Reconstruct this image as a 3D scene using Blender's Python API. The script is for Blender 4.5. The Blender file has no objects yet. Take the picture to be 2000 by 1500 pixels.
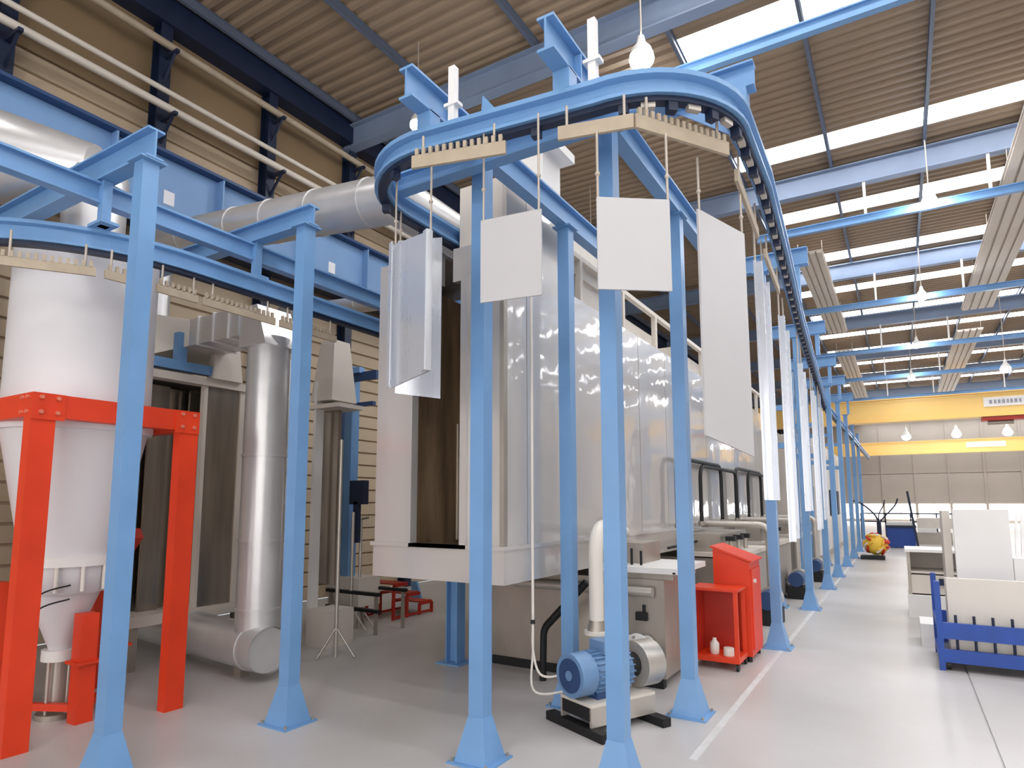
import bpy, math, random
from mathutils import Vector, Matrix

# ------------------------------------------------------------------ camera
F, PX, PY, HOR, VPX, CZ = 1247.0, 985.0, 836.0, 982.0, 1760.0, 1.6
pitch = math.atan((HOR - PY) / F)
yaw = math.atan((VPX - PX) / F * math.cos(pitch))
CF = Vector((-math.sin(yaw) * math.cos(pitch), math.cos(yaw) * math.cos(pitch), math.sin(pitch)))
CR = Vector((math.cos(yaw), math.sin(yaw), 0))
CU = CR.cross(CF)
CAM = Vector((0, 0, CZ))
scene = bpy.context.scene
col = scene.collection
cd = bpy.data.cameras.new('camera')
cam = bpy.data.objects.new('camera', cd)
col.objects.link(cam)
cd.sensor_width = 36.0
cd.lens = 36.0 * F / 2000.0
cd.shift_x = (1000 - PX) / 2000.0
cd.shift_y = (PY - 750) / 2000.0
cd.clip_start = 0.05
cd.clip_end = 300
m3 = Matrix((CR, CU, -CF)).transposed()
cam.matrix_world = Matrix.Translation(CAM) @ m3.to_4x4()
scene.camera = cam

# ------------------------------------------------------------------ world, exposure
w = bpy.data.worlds.new('sky')
scene.world = w
w.use_nodes = True
w.node_tree.nodes['Background'].inputs[0].default_value = (0.75, 0.85, 1.0, 1)
w.node_tree.nodes['Background'].inputs[1].default_value = 1.0
vs = scene.view_settings
vs.view_transform = 'Standard'
vs.look = 'None'
vs.gamma = 1
vs.use_curve_mapping = False
vs.exposure = 0.5
SKYLIGHT = 6.6      # brightness of the daylight panels in the roof
WINDOW = 4.0
LAMP = 95.0

# ------------------------------------------------------------------ pixel -> point
def ray(x, y): return (x - PX) / F * CR - (y - PY) / F * CU + CF
def pz(x, y, z=0.0):
    d = ray(x, y); return CAM + d * ((z - CZ) / d.z)
def px_(x, y, X0):
    d = ray(x, y); return CAM + d * (X0 / d.x)
def py_(x, y, Y0):
    d = ray(x, y); return CAM + d * (Y0 / d.y)
def pd(x, y, P):          # same horizontal distance as P
    d = ray(x, y); t = (P[0] * d.x + P[1] * d.y) / (d.x * d.x + d.y * d.y); return CAM + d * t

# ------------------------------------------------------------------ materials
def lin(c): return tuple(((v / 255) / 12.92 if v / 255 <= .04045 else ((v / 255 + .055) / 1.055) ** 2.4) for v in c)
M = {}
def mat(name, rgb, rough=.5, metal=0.0, var=0.0, vscale=3.0, bump=0.0, bscale=20.0, stretch=(1, 1, 1), spec=.5, emit=0.0, detail=4, dirt=None, coat=0.0):
    m = bpy.data.materials.new(name); m.use_nodes = True
    nt = m.node_tree; b = nt.nodes['Principled BSDF']
    c = lin(rgb)
    b.inputs['Base Color'].default_value = (*c, 1)
    b.inputs['Roughness'].default_value = rough
    b.inputs['Metallic'].default_value = metal
    b.inputs['Specular IOR Level'].default_value = spec
    if coat: b.inputs['Coat Weight'].default_value = coat; b.inputs['Coat Roughness'].default_value = .05
    if emit:
        b.inputs['Emission Color'].default_value = (*c, 1); b.inputs['Emission Strength'].default_value = emit
    tc = mp = None
    if var or bump or dirt:
        tc = nt.nodes.new('ShaderNodeTexCoord'); mp = nt.nodes.new('ShaderNodeMapping')
        mp.inputs['Scale'].default_value = stretch
        nt.links.new(tc.outputs['Object'], mp.inputs[0])
    if var:
        n = nt.nodes.new('ShaderNodeTexNoise'); n.inputs['Scale'].default_value = vscale; n.inputs['Detail'].default_value = detail
        nt.links.new(mp.outputs[0], n.inputs['Vector'])
        r = nt.nodes.new('ShaderNodeValToRGB')
        r.color_ramp.elements[0].position = .3; r.color_ramp.elements[1].position = .7
        d = dirt and lin(dirt) or tuple(v * (1 - var) for v in c)
        r.color_ramp.elements[0].color = (*d, 1)
        r.color_ramp.elements[1].color = (*(min(1, v * (1 + var * .4)) for v in c), 1)
        nt.links.new(n.outputs[0], r.inputs[0]); nt.links.new(r.outputs[0], b.inputs['Base Color'])
        rr = nt.nodes.new('ShaderNodeMapRange'); rr.inputs[3].default_value = max(.03, rough * .8); rr.inputs[4].default_value = min(1, rough * 1.2)
        nt.links.new(n.outputs[0], rr.inputs[0]); nt.links.new(rr.outputs[0], b.inputs['Roughness'])
    if bump:
        n2 = nt.nodes.new('ShaderNodeTexNoise'); n2.inputs['Scale'].default_value = bscale; n2.inputs['Detail'].default_value = 2
        nt.links.new(mp.outputs[0], n2.inputs['Vector'])
        bp = nt.nodes.new('ShaderNodeBump'); bp.inputs['Strength'].default_value = bump; bp.inputs['Distance'].default_value = .05
        nt.links.new(n2.outputs[0], bp.inputs['Height']); nt.links.new(bp.outputs[0], b.inputs['Normal'])
        if coat: nt.links.new(bp.outputs[0], b.inputs['Coat Normal'])
    M[name] = m
    return m

mat('blue', (112, 157, 206), .38, var=.10, vscale=2.5, spec=.5)
mat('blue_roof', (126, 142, 168), .5, var=.12, vscale=1.5)
mat('purlin', (92, 102, 122), .5)
mat('panel_brown_dimmed', (136, 114, 86), .6, var=.06, vscale=.8)  # upper panels' own brown, darkened further for weak light near the eave
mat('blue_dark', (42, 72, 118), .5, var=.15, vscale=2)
mat('blue_girder', (120, 158, 205), .5, var=.14, vscale=.8)
mat('blue_motor', (106, 142, 184), .4, var=.1, vscale=8)
mat('blue_rack', (30, 72, 158), .45, var=.15, vscale=5)
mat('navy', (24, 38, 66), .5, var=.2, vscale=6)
mat('red', (226, 62, 24), .42, var=.12, vscale=3)
mat('red_dark', (176, 40, 22), .45, var=.15, vscale=4)
mat('bolt', (225, 130, 105), .35, metal=.2)
mat('yellow', (246, 204, 122), .45, var=.06, vscale=.6)
mat('concrete', (192, 189, 189), .36, dirt=(176, 172, 168), var=.17, vscale=.55, bump=.02, bscale=30, detail=8, spec=.45)
mat('line_paint', (206, 205, 205), .5, var=.15, vscale=6)
mat('roof_sheet', (150, 130, 109), .6, var=.05, vscale=.5)
mat('cladding', (190, 171, 146), .6, var=.06, vscale=.8)
mat('cladding_far', (174, 167, 160), .65, var=.06, vscale=.5)
mat('skylight', (255, 255, 255), .6, emit=SKYLIGHT)
mat('window', (255, 252, 248), .4, emit=WINDOW)
mat('fill_gate_glow', (255, 252, 248), .4, emit=2.7)  # glow of the added gates, frontal fill from out of view
mat('lamp_glow', (255, 253, 250), .4, emit=LAMP)
mat('white_paint', (232, 230, 228), .45, var=.05, vscale=2)
mat('cream', (216, 208, 198), .5, var=.06, vscale=2)
mat('bar_cream', (176, 162, 142), .55, var=.12, vscale=9)
mat('sheet_white', (194, 193, 196), .35, var=.03, vscale=2)
mat('sheet_alu', (214, 218, 226), .28, metal=.55, var=.05, vscale=1.5, stretch=(6, 6, .6))
mat('steel', (206, 202, 199), .34, metal=.35, var=.05, vscale=1.2, bump=.16, bscale=2.2, coat=1.0)
mat('steel_dull', (176, 168, 158), .42, metal=.6, var=.16, vscale=3, stretch=(1.5, 1.5, .7))
mat('galv', (214, 213, 214), .33, metal=.55, var=.10, vscale=3, bump=.05, bscale=5)
mat('mirror_steel', (186, 176, 163), .22, metal=.85, var=.3, vscale=2.2, stretch=(4, 4, .35))
mat('inside_dark', (196, 170, 138), .3, metal=.45, var=.6, vscale=2.0, stretch=(3, 3, .4))
mat('silo', (224, 222, 226), .42, var=.04, vscale=1.0)
mat('rubber', (22, 24, 28), .5)
mat('black', (16, 17, 20), .55)
mat('pipe_white', (226, 220, 212), .4, var=.04, vscale=5)
mat('pipe_grey', (196, 190, 182), .35, metal=.5, var=.08, vscale=5)
mat('wire', (190, 180, 168), .5, metal=.3)
mat('heater', (212, 202, 190), .6, var=.06, vscale=1.5)
mat('brass', (190, 150, 110), .4)
mat('board', (214, 208, 200), .5, var=.04, vscale=2)
mat('bundle_yellow', (240, 196, 70), .6, var=.1)
mat('bundle_red', (206, 56, 40), .6, var=.1)
mat('paper', (232, 234, 240), .6)
mat('grey_letter', (150, 150, 162), .6)
mat('sack_blue', (86, 132, 200), .8, var=.25, vscale=12, bump=.3, bscale=20)

# ------------------------------------------------------------------ mesh helpers
class MB:
    def __init__(s): s.v = []; s.f = []; s.sm = []
    def add(s, vs_, fs, smooth=False):
        o = len(s.v); s.v += [tuple(v) for v in vs_]
        for f in fs: s.f.append(tuple(i + o for i in f)); s.sm.append(smooth)
        return s
    def box(s, x0, x1, y0, y1, z0, z1):
        return s.add([(x0, y0, z0), (x1, y0, z0), (x1, y1, z0), (x0, y1, z0), (x0, y0, z1), (x1, y0, z1), (x1, y1, z1), (x0, y1, z1)],
                     [(0, 3, 2, 1), (4, 5, 6, 7), (0, 1, 5, 4), (1, 2, 6, 5), (2, 3, 7, 6), (3, 0, 4, 7)])
    def cbox(s, c, sx, sy, sz, rz=0):
        c = Vector(c); ca, sa = math.cos(rz), math.sin(rz)
        vs_ = []
        for dz in (-.5, .5):
            for dx, dy in ((-.5, -.5), (.5, -.5), (.5, .5), (-.5, .5)):
                a, b = dx * sx, dy * sy
                vs_.append((c.x + a * ca - b * sa, c.y + a * sa + b * ca, c.z + dz * sz))
        return s.add(vs_, [(0, 3, 2, 1), (4, 5, 6, 7), (0, 1, 5, 4), (1, 2, 6, 5), (2, 3, 7, 6), (3, 0, 4, 7)])
    def frame(s, a, b, up=(0, 0, 1)):
        a = Vector(a); b = Vector(b); t = (b - a).normalized(); u = Vector(up)
        if abs(t.dot(u)) > .98: u = Vector((0, 1, 0))
        sd = t.cross(u).normalized(); u = sd.cross(t).normalized()
        return a, b, t, sd, u
    def extr(s, a, b, poly, up=(0, 0, 1), smooth=False):   # poly: list of (side, up)
        a, b, t, sd, u = s.frame(a, b, up); n = len(poly)
        vs_ = [a + sd * p + u * q for p, q in poly] + [b + sd * p + u * q for p, q in poly]
        fs = [(i, (i + 1) % n, n + (i + 1) % n, n + i) for i in range(n)]
        s.add(vs_, fs, smooth)
        s.add(vs_, [tuple(range(n))[::-1], tuple(range(n, 2 * n))])
        return s
    def bar(s, a, b, wd, ht, up=(0, 0, 1)):
        return s.extr(a, b, [(-wd / 2, -ht / 2), (wd / 2, -ht / 2), (wd / 2, ht / 2), (-wd / 2, ht / 2)], up)
    def ibeam(s, a, b, wd, ht, tf=.012, tw=.01, up=(0, 0, 1)):
        return s.extr(a, b, ipoly(wd, ht, tf, tw), up)
    def cyl(s, a, b, r0, r1=None, n=20, caps=True, smooth=True):
        r1 = r0 if r1 is None else r1
        a, b, t, sd, u = s.frame(a, b)
        ang = [2 * math.pi * i / n for i in range(n)]
        vs_ = [a + (sd * math.cos(q) + u * math.sin(q)) * r0 for q in ang] + [b + (sd * math.cos(q) + u * math.sin(q)) * r1 for q in ang]
        s.add(vs_, [(i, (i + 1) % n, n + (i + 1) % n, n + i) for i in range(n)], smooth)
        if caps: s.add(vs_, [tuple(range(n))[::-1], tuple(range(n, 2 * n))])
        return s
    def lathe(s, c, prof, n=32, caps=True):          # prof: (r, z) upward, vertical axis
        c = Vector(c); vs_ = []; k = len(prof)
        for r, z in prof:
            for i in range(n):
                q = 2 * math.pi * i / n; vs_.append((c.x + r * math.cos(q), c.y + r * math.sin(q), c.z + z))
        fs = [(j * n + i, j * n + (i + 1) % n, (j + 1) * n + (i + 1) % n, (j + 1) * n + i) for j in range(k - 1) for i in range(n)]
        s.add(vs_, fs, True)
        if caps: s.add(vs_, [tuple(range(n))[::-1], tuple(range((k - 1) * n, k * n))])
        return s
    def tube(s, pts, r, n=8, caps=True):
        pts = [Vector(p) for p in pts]; vs_ = []; prev = None
        for i, p in enumerate(pts):
            t = (pts[min(i + 1, len(pts) - 1)] - pts[max(i - 1, 0)]).normalized()
            if prev is None:
                u = Vector((0, 0, 1)) if abs(t.z) < .9 else Vector((0, 1, 0))
                sd = t.cross(u).normalized()
            else: sd = (prev - t * prev.dot(t)).normalized()
            prev = sd; u = sd.cross(t)
            vs_ += [p + (sd * math.cos(2 * math.pi * k / n) + u * math.sin(2 * math.pi * k / n)) * r for k in range(n)]
        L = len(pts)
        s.add(vs_, [(j * n + i, j * n + (i + 1) % n, (j + 1) * n + (i + 1) % n, (j + 1) * n + i) for j in range(L - 1) for i in range(n)], True)
        if caps: s.add(vs_, [tuple(range(n))[::-1], tuple(range((L - 1) * n, L * n))])
        return s
    def sweep(s, pts, poly, smooth=False):           # horizontal path, poly (side,z)
        pts = [Vector(p) for p in pts]; vs_ = []; n = len(poly); L = len(pts)
        for i, p in enumerate(pts):
            t = pts[min(i + 1, L - 1)] - pts[max(i - 1, 0)]; t.z = 0; t.normalize()
            sd = Vector((t.y, -t.x, 0))
            k = 1.0
            if 0 < i < L - 1:
                a = (pts[i] - pts[i - 1]); a.z = 0; a.normalize(); k = 1 / max(.5, a.dot(t))
            vs_ += [p + sd * q * k + Vector((0, 0, z)) for q, z in poly]
        s.add(vs_, [(j * n + i, j * n + (i + 1) % n, (j + 1) * n + (i + 1) % n, (j + 1) * n + i) for j in range(L - 1) for i in range(n)], smooth)
        s.add(vs_, [tuple(range(n))[::-1], tuple(range((L - 1) * n, L * n))])
        return s
    def slab(s, c4, th, nrm=None):                    # quad of 4 corners thickened
        c4 = [Vector(c) for c in c4]
        nn = (c4[1] - c4[0]).cross(c4[3] - c4[0]).normalized() if nrm is None else Vector(nrm).normalized()
        vs_ = [c - nn * th / 2 for c in c4] + [c + nn * th / 2 for c in c4]
        return s.add(vs_, [(3, 2, 1, 0), (4, 5, 6, 7), (0, 1, 5, 4), (1, 2, 6, 5), (2, 3, 7, 6), (3, 0, 4, 7)])
    def prism(s, poly, d, th):                        # planar 3d polygon extruded along vector d*th
        p = [Vector(q) for q in poly]; e = Vector(d) * th; n = len(p)
        return s.add(p + [q + e for q in p], [tuple(range(n))[::-1], tuple(range(n, 2 * n))] + [(i, (i + 1) % n, n + (i + 1) % n, n + i) for i in range(n)])
    def ico(s, c, r, sx=1, sy=1, sz=1, nu=12, nv=8):
        c = Vector(c); vs_ = [c + Vector((0, 0, -r * sz))]
        for j in range(1, nv):
            ph = -math.pi / 2 + math.pi * j / nv
            for i in range(nu):
                q = 2 * math.pi * i / nu
                vs_.append(c + Vector((r * sx * math.cos(ph) * math.cos(q), r * sy * math.cos(ph) * math.sin(q), r * sz * math.sin(ph))))
        vs_.append(c + Vector((0, 0, r * sz))); T = len(vs_) - 1
        fs = [(0, 1 + (i + 1) % nu, 1 + i) for i in range(nu)]
        for j in range(nv - 2):
            for i in range(nu):
                a = 1 + j * nu; fs.append((a + i, a + (i + 1) % nu, a + nu + (i + 1) % nu, a + nu + i))
        a = 1 + (nv - 2) * nu
        fs += [(a + i, a + (i + 1) % nu, T) for i in range(nu)]
        return s.add(vs_, fs, True)
    def build(s, name, material, parent=None, origin=None):
        if parent is not None: org = world_loc(parent)
        elif origin is not None: org = Vector(origin)
        else:
            xs = [v[0] for v in s.v]; ys = [v[1] for v in s.v]; zs = [v[2] for v in s.v]
            org = Vector(((min(xs) + max(xs)) / 2, (min(ys) + max(ys)) / 2, min(zs)))
        me = bpy.data.meshes.new(name)
        me.from_pydata([(v[0] - org.x, v[1] - org.y, v[2] - org.z) for v in s.v], [], s.f)
        me.polygons.foreach_set('use_smooth', s.sm)
        me.materials.append(M[material] if isinstance(material, str) else material)
        me.update()
        o = bpy.data.objects.new(name, me); col.objects.link(o)
        if parent is not None: o.parent = parent
        else: o.location = org
        return o

def ipoly(wd, ht, tf=.012, tw=.01):
    a, b, c = wd / 2, ht / 2, tw / 2
    return [(-a, -b), (a, -b), (a, -b + tf), (c, -b + tf), (c, b - tf), (a, b - tf), (a, b), (-a, b), (-a, b - tf), (-c, b - tf), (-c, -b + tf), (-a, -b + tf)]
def world_loc(o):
    p = Vector((0, 0, 0))
    while o is not None: p = p + Vector(o.location); o = o.parent
    return p
def tag(o, label, cat, group=None):
    o['label'] = label; o['category'] = cat
    if group: o['group'] = group
    return o
def thing(name, loc, label, cat, group=None):
    o = bpy.data.objects.new(name, None); col.objects.link(o); o.location = loc
    o.empty_display_size = .1
    return tag(o, label, cat, group)
def struct(o): o['kind'] = 'structure'; return o
def copy_tree(o, parent=None):
    c = o.copy(); col.objects.link(c)
    if parent is not None: c.parent = parent
    for ch in list(o.children): copy_tree(ch, c)
    return c
def inst(src, parent, name, loc):
    o = bpy.data.objects.new(name, src); col.objects.link(o); o.parent = parent
    o.location = Vector(loc) - world_loc(parent); return o
def mesh_of(mb, name, material):     # mesh datablock in local coords
    me = bpy.data.meshes.new(name); me.from_pydata(mb.v, [], mb.f); me.polygons.foreach_set('use_smooth', mb.sm)
    me.materials.append(M[material]); me.update(); return me
def arc(p0, pc, p1, n=10):           # quadratic rounding
    p0, pc, p1 = Vector(p0), Vector(pc), Vector(p1)
    return [p0 * (1 - t) ** 2 + pc * 2 * t * (1 - t) + p1 * t * t for t in [i / n for i in range(n + 1)]]
def rounded(pts, r, n=8):
    pts = [Vector(p) for p in pts]; out = [pts[0]]
    for i in range(1, len(pts) - 1):
        a, b, c = pts[i - 1], pts[i], pts[i + 1]
        d1 = min(r, (a - b).length * .49); d2 = min(r, (c - b).length * .49)
        p0 = b + (a - b).normalized() * d1; p1 = b + (c - b).normalized() * d2
        # true-ish circular arc
        ang = (a - b).angle(c - b); k = 1.0
        out += arc(p0, b + (p0 + p1 - 2 * b) * .0, p1, n)
    return out + [pts[-1]]

XL, XR, YB, YF, ZR = -8.4, 13.0, -9.0, 64.0, 8.6

# ================================================================== STRUCTURE
# floor with one sawn joint
JX = 0.435
fb = MB()
fb.box(XL, XR, YB, YF, -.2, -.012)
fb.box(XL, JX - .008, YB, YF, -.012, 0)
fb.box(JX + .008, XR, YB, YF, -.012, 0)
floor = struct(fb.build('floor', 'concrete', origin=(0, 0, 0)))
fl = MB().box(-1.235, -1.185, 4.2, 40, 0, .003).build('painted_line', 'line_paint', floor)

# ceiling: corrugated sheets, daylight strips, rafters, purlins
ceiling = struct(MB().box(XL, XR, YB, YF, ZR + .12, ZR + .2).build('ceiling', 'roof_sheet', origin=(0, 0, ZR)))
PER = .22
SKX0 = -2.5
cache = {}
def sheet(n, x0, x1, name, matname, amp=.045):
    key = (n, x0, x1, matname)
    if key not in cache:
        mb = MB(); pts = []
        for i in range(n):
            b = i * PER
            pts += [(b, 0), (b + PER * .32, 0), (b + PER * .5, amp), (b + PER * .82, amp)]
        pts.append((n * PER, 0)); k = len(pts)
        mb.add([(x0, y, z) for y, z in pts] + [(x1, y, z) for y, z in pts], [(i, i + 1, k + i + 1, k + i) for i in range(k - 1)])
        cache[key] = mesh_of(mb, name, matname)
    return cache[key]
Y1 = 12.97
strips = [(Y1 + 3.3 * k, 3) for k in range(-7, 16) if k != -1] + [(Y1 - 18 * PER, 4)]
strips.sort()
y = YB - .02
for ys, n in strips + [(YF, 0)]:
    cells = int(round((ys - y) / PER))
    while cells > 0:
        k = 5 if cells >= 8 else cells
        inst(sheet(k, XL, XR, 'roof_sheet', 'roof_sheet'), ceiling, 'roof_sheet', (0, ys - cells * PER, ZR)); cells -= k
    if n:
        inst(sheet(n, XL, SKX0, 'roof_sheet_short', 'roof_sheet'), ceiling, 'roof_sheet', (0, ys, ZR))
        inst(sheet(n, SKX0, XR, 'skylight_pane', 'skylight', .02), ceiling, 'skylight_pane', (0, ys, ZR))
        y = ys + n * PER
RAF = [-4.4, 1.7, 7.9, 14.2, 20.3, 26.4, 32.5, 38.6, 44.7, 50.8, 56.9]
for y in RAF:
    MB().ibeam((XL, y, 8.22), (XR, y, 8.22), .2, .44, .02, .014).build('rafter', 'blue_roof', ceiling)
PUR = [-8.0, -6.3, -4.3, -2.5, -.8, .8, 2.3, 3.75, 5.4, 7.1, 8.8, 10.5, 12.2]
for x in PUR:
    MB().ibeam((x, YB, 8.52), (x, YF, 8.52), .055, .15, .01, .012).build('purlin', 'purlin', ceiling)
struct_eave = MB().box(-8.38, -8.12, YB, YF, 8.12, 8.5)
struct_eave.build('eave_beam', 'navy', ceiling)

# left wall: planks between dark columns, plain panels above
wall_left = struct(MB().box(XL - .15, XL - .03, YB, YF, 0, ZR + .1).build('wall_left', 'cladding', origin=(XL, 0, 0)))
pk = .228
for i in range(30):
    z = i * pk
    MB().add([(XL - .03, YB, z + .012), (XL + .012, YB, z + .02), (XL + .012, YB, z + pk - .02), (XL - .03, YB, z + pk),
              (XL - .03, YF, z + .012), (XL + .012, YF, z + .02), (XL + .012, YF, z + pk - .02), (XL - .03, YF, z + pk)],
             [(0, 1, 2, 3), (7, 6, 5, 4), (1, 0, 4, 5), (2, 1, 5, 6), (3, 2, 6, 7), (0, 3, 7, 4)]).build('plank', 'cladding', wall_left)
yc = 2.68 - 1.76 * 6
cols = []
while yc < YF - .5:
    cols.append(yc); yc += 1.76
cm = mesh_of(MB().ibeam((0, 0, 0), (0, 0, 8.4), .16, .2, .014, .012, up=(1, 0, 0)), 'column', 'navy')
for y in cols:
    inst(cm, wall_left, 'column', (XL + .13, y, 0))
pmesh = mesh_of(MB().box(-.02, .02, .01, 1.75, 0, 1.5), 'panel', 'panel_brown_dimmed')
for y in cols: inst(pmesh, wall_left, 'panel', (XL, y, 6.88))

# far wall
wall_far = struct(MB().box(XL, XR, YF + .05, YF + .2, 0, ZR + .1).build('wall_far', 'cladding_far', origin=(0, YF, 0)))
n = 9; bw = (XR - XL) / n
for i in range(n):
    x = XL + i * bw
    MB().box(x + .06, x + bw - .06, YF - .03, YF + .05, 1.55, 4.0).build('panel', 'cladding_far', wall_far)
    MB().box(x + .06, x + bw - .06, YF - .03, YF + .05, 4.06, 8.5).build('panel', 'cladding_far', wall_far)
    MB().box(x - .07, x + .07, YF - .1, YF + .05, 0, 8.5).build('post', 'cladding_far', wall_far)
    MB().box(x + .1, x + bw - .1, YF - .03, YF + .05, 0, .22).build('sill_panel', 'cream', wall_far)
    MB().box(x + .12, x + bw / 2 - .03, YF - .02, YF + .02, .25, 1.5).build('window_pane', 'window', wall_far)
    MB().box(x + bw / 2 + .03, x + bw - .12, YF - .02, YF + .02, .25, 1.5).build('window_pane', 'window', wall_far)
wall_right = struct(MB().box(XR, XR + .15, YB, YF, 0, ZR + .1).build('wall_right', 'cladding_far', origin=(XR, 0, 0)))
wall_back = struct(MB().box(XL, XR, YB - .15, YB, 0, ZR + .1).build('wall_back', 'cladding_far', origin=(0, YB, 0)))

for i in range(6):            # unseen glazed gates, added behind the camera to light front faces
    x = XL + .5 + i * 3.4
    for j in range(3):
        z = .5 + j * 1.6
        MB().box(x + .05, x + 1.5, YB, YB + .02, z + .05, z + 1.55).build('window_pane', 'fill_gate_glow', wall_back)
        MB().box(x + 1.6, x + 3.05, YB, YB + .02, z + .05, z + 1.55).build('window_pane', 'fill_gate_glow', wall_back)
        MB().box(x, x + 3.1, YB, YB + .05, z - .05, z + .05).build('fill_transom', 'blue_dark', wall_back)
    for xx in (x, x + 1.55, x + 3.1):
        MB().box(xx - .05, xx + .05, YB, YB + .06, .45, 5.35).build('fill_mullion', 'blue_dark', wall_back)

# ================================================================== HALL FITTINGS
# crane runway girder along the left wall
rw = thing('crane_runway', (-7.75, 27, 5.2), 'deep pale blue plate girder running along the left wall', 'girder')
MB().box(-7.756, -7.744, YB + 1, YF - 1, 5.22, 5.98).build('web', 'blue_girder', rw)
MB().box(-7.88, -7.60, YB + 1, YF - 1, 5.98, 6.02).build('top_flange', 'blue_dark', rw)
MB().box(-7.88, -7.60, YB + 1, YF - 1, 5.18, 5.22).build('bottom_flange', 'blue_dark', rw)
MB().box(XL + .26, -7.62, YB + 1, YF - 1, 5.1, 5.18).build('shade_strip', 'navy', rw)  # deep shade under the girder, built as a dark strip
MB().box(-7.77, -7.71, YB + 1, YF - 1, 6.02, 6.07).build('crane_rail', 'steel_dull', rw)
sm_ = mesh_of(MB().box(0, .13, -.012, .012, 5.22, 5.98), 'stiffener', 'blue_girder')
y = 3.64 - 1.4 * 8
while y < YF - 2:
    inst(sm_, rw, 'stiffener', (-7.744, y, 0)); y += 1.4
for p in ((330, 386), (648, 522)):
    q = px_(*p, -7.742)
    MB().box(-7.744, -7.738, q.y - .07, q.y + .07, q.z - .1, q.z + .08).build('paper_notice', 'paper', rw)
bk = mesh_of(MB().prism([(XL + .2, -.04, 5.18), (-7.62, -.04, 5.18), (-7.62, -.04, 5.08), (XL + .2, -.04, 4.6)], (0, 1, 0), .08), 'bracket', 'navy')
for y in cols[1::3]: inst(bk, rw, 'bracket', (0, y, 0))
# pipes on brackets along the left wall
for (x, z, r, lb, cm_) in ((-7.95, 6.80, .05, 'lower of the paired cream pipes above the blue wall girder', 'cream'), (-7.95, 7.02, .036, 'upper of the paired cream pipes above the blue wall girder', 'cream'),
                      (-8.0, 7.71, .05, 'single beige pipe running high along the left wall under the eave', 'bar_cream')):
    t = thing('wall_pipe', (x, 27, z), lb, 'pipe')
    MB().cyl((x, YB + .2, z), (x, YF - .3, z), r, n=12).build('pipe', cm_, t)
    if z != 7.02:
        b_ = mesh_of(MB().bar((XL + .2, 0, z - r - .03), (x + .12, 0, z - r - .03), .05, .04).bar((XL + .22, 0, z - r - .35), (x + .05, 0, z - r - .04), .03, .03), 'bracket', 'navy')
        for y in cols: inst(b_, t, 'bracket', (0, y, 0))

# suspended blue cross rails with hangers
RAIL = [(7.95, 7.28), (14.15, 7.24), (20.2, 7.14), (26.3, 7.07), (32.4, 7.1), (38.5, 7.05)]
names = ['nearest', 'second', 'third', 'fourth', 'fifth', 'sixth']
for (y, z), nm in zip(RAIL, names):
    t = thing('cross_rail', (4, y, z), '%s suspended light blue cross rail below the roof, counted from the camera' % nm, 'rail', 'suspended cross rails')
    MB().ibeam((-2.3, y, z), (XR - .2, y, z), .1, .16, .02, .02).build('rail', 'blue', t)
    for x in (-.25, 1.75, 4.6, 7.6, 10.6):
        MB().bar((x, y, z + .08), (x, y, 8.0), .05, .05).build('hanger', 'white_paint', t)

# radiant heating strips
def heater(x0, x1, y0, y1, z, label):
    t = thing('radiant_heater', ((x0 + x1) / 2, (y0 + y1) / 2, z), label, 'heater', 'radiant ceiling heaters')
    MB().box(x0, x1, y0, y1, z + .05, z + .08).build('backing_sheet', 'heater', t)
    nt_ = 4; g = (x1 - x0) / nt_
    for i in range(nt_):
        MB().box(x0 + i * g + g * .12, x0 + (i + 1) * g - g * .12, y0, y1, z - .0, z + .05).build('tube_panel', 'heater', t)
    for yy in [y0 + .4 + k * (y1 - y0 - .8) / 4 for k in range(5)]:
        for xx in (x0 + .04, x1 - .04):
            MB().cyl((xx, yy, z + .08), (xx, yy, 8.05), .008, n=6).build('wire', 'wire', t)
heater(1.98, 2.80, 10.5, 24.2, 7.6, 'long cream radiant heater strip at upper right, nearest to the camera')
heater(2.05, 2.82, 27.2, 45, 7.6, 'cream radiant heater strip on the right, farther one behind the gap')
heater(-1.86, -1.24, 16.6, 25.1, 7.6, 'cream radiant heater strip beside the blue track, nearer one')
heater(-1.9, -1.26, 28.4, 45, 7.6, 'cream radiant heater strip beyond the blue track, farther one')

# pendant lamps
def lamp(P, top, r, label, h=.25):
    t = thing('pendant_lamp', (P.x, P.y, P.z), label, 'lamp', 'pendant lamps')
    MB().cyl((P.x, P.y, P.z + h), (P.x, P.y, top), .012, n=6).build('cable', 'wire', t)
    MB().lathe(P, [(r * .95, .0), (r * .8, h * .3), (r * .4, h * .6), (r * .25, h)], 20, caps=False).build('shade', 'white_paint', t)
    MB().ico((P.x, P.y, P.z - r * .35), r, 1, 1, .8, 16, 8).build('bulb', 'lamp_glow', t)
lamp(py_(1253, 108, 7.0), ZR + .02, .15, 'brightest pendant lamp glowing above the front bend of the track')
lamp(py_(815, 240, 7.0), ZR + .02, .11, 'pendant lamp glowing at the left above the front bend of the track')
lamp(py_(1155, 517, 12.5), ZR + .02, .13, 'lamp glimpsed between the hanging panels above the washing tunnel')
lamp(py_(1238, 188, 9.6), ZR + .02, .10, 'small lamp seen through the front bend of the track')
lamp(Vector((-6.0, .8, 7.2)), ZR + .02, .12, 'unseen pendant lamp added behind the view over the left track')  # this lamp and the next are unseen, added to brighten the left
lamp(Vector((-2.4, .8, 7.0)), ZR + .02, .15, 'unseen pendant lamp added behind the view over the aisle')
for q, nm in (((1815, 390, 13.9), 'nearest'), ((1800, 577, 20), 'second'), ((1790, 672, 26), 'third'), ((1780, 735, 32), 'fourth')):
    lamp(py_(*q), ZR + .02, .13, '%s lamp of the row hanging down the middle of the aisle' % nm)
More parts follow.
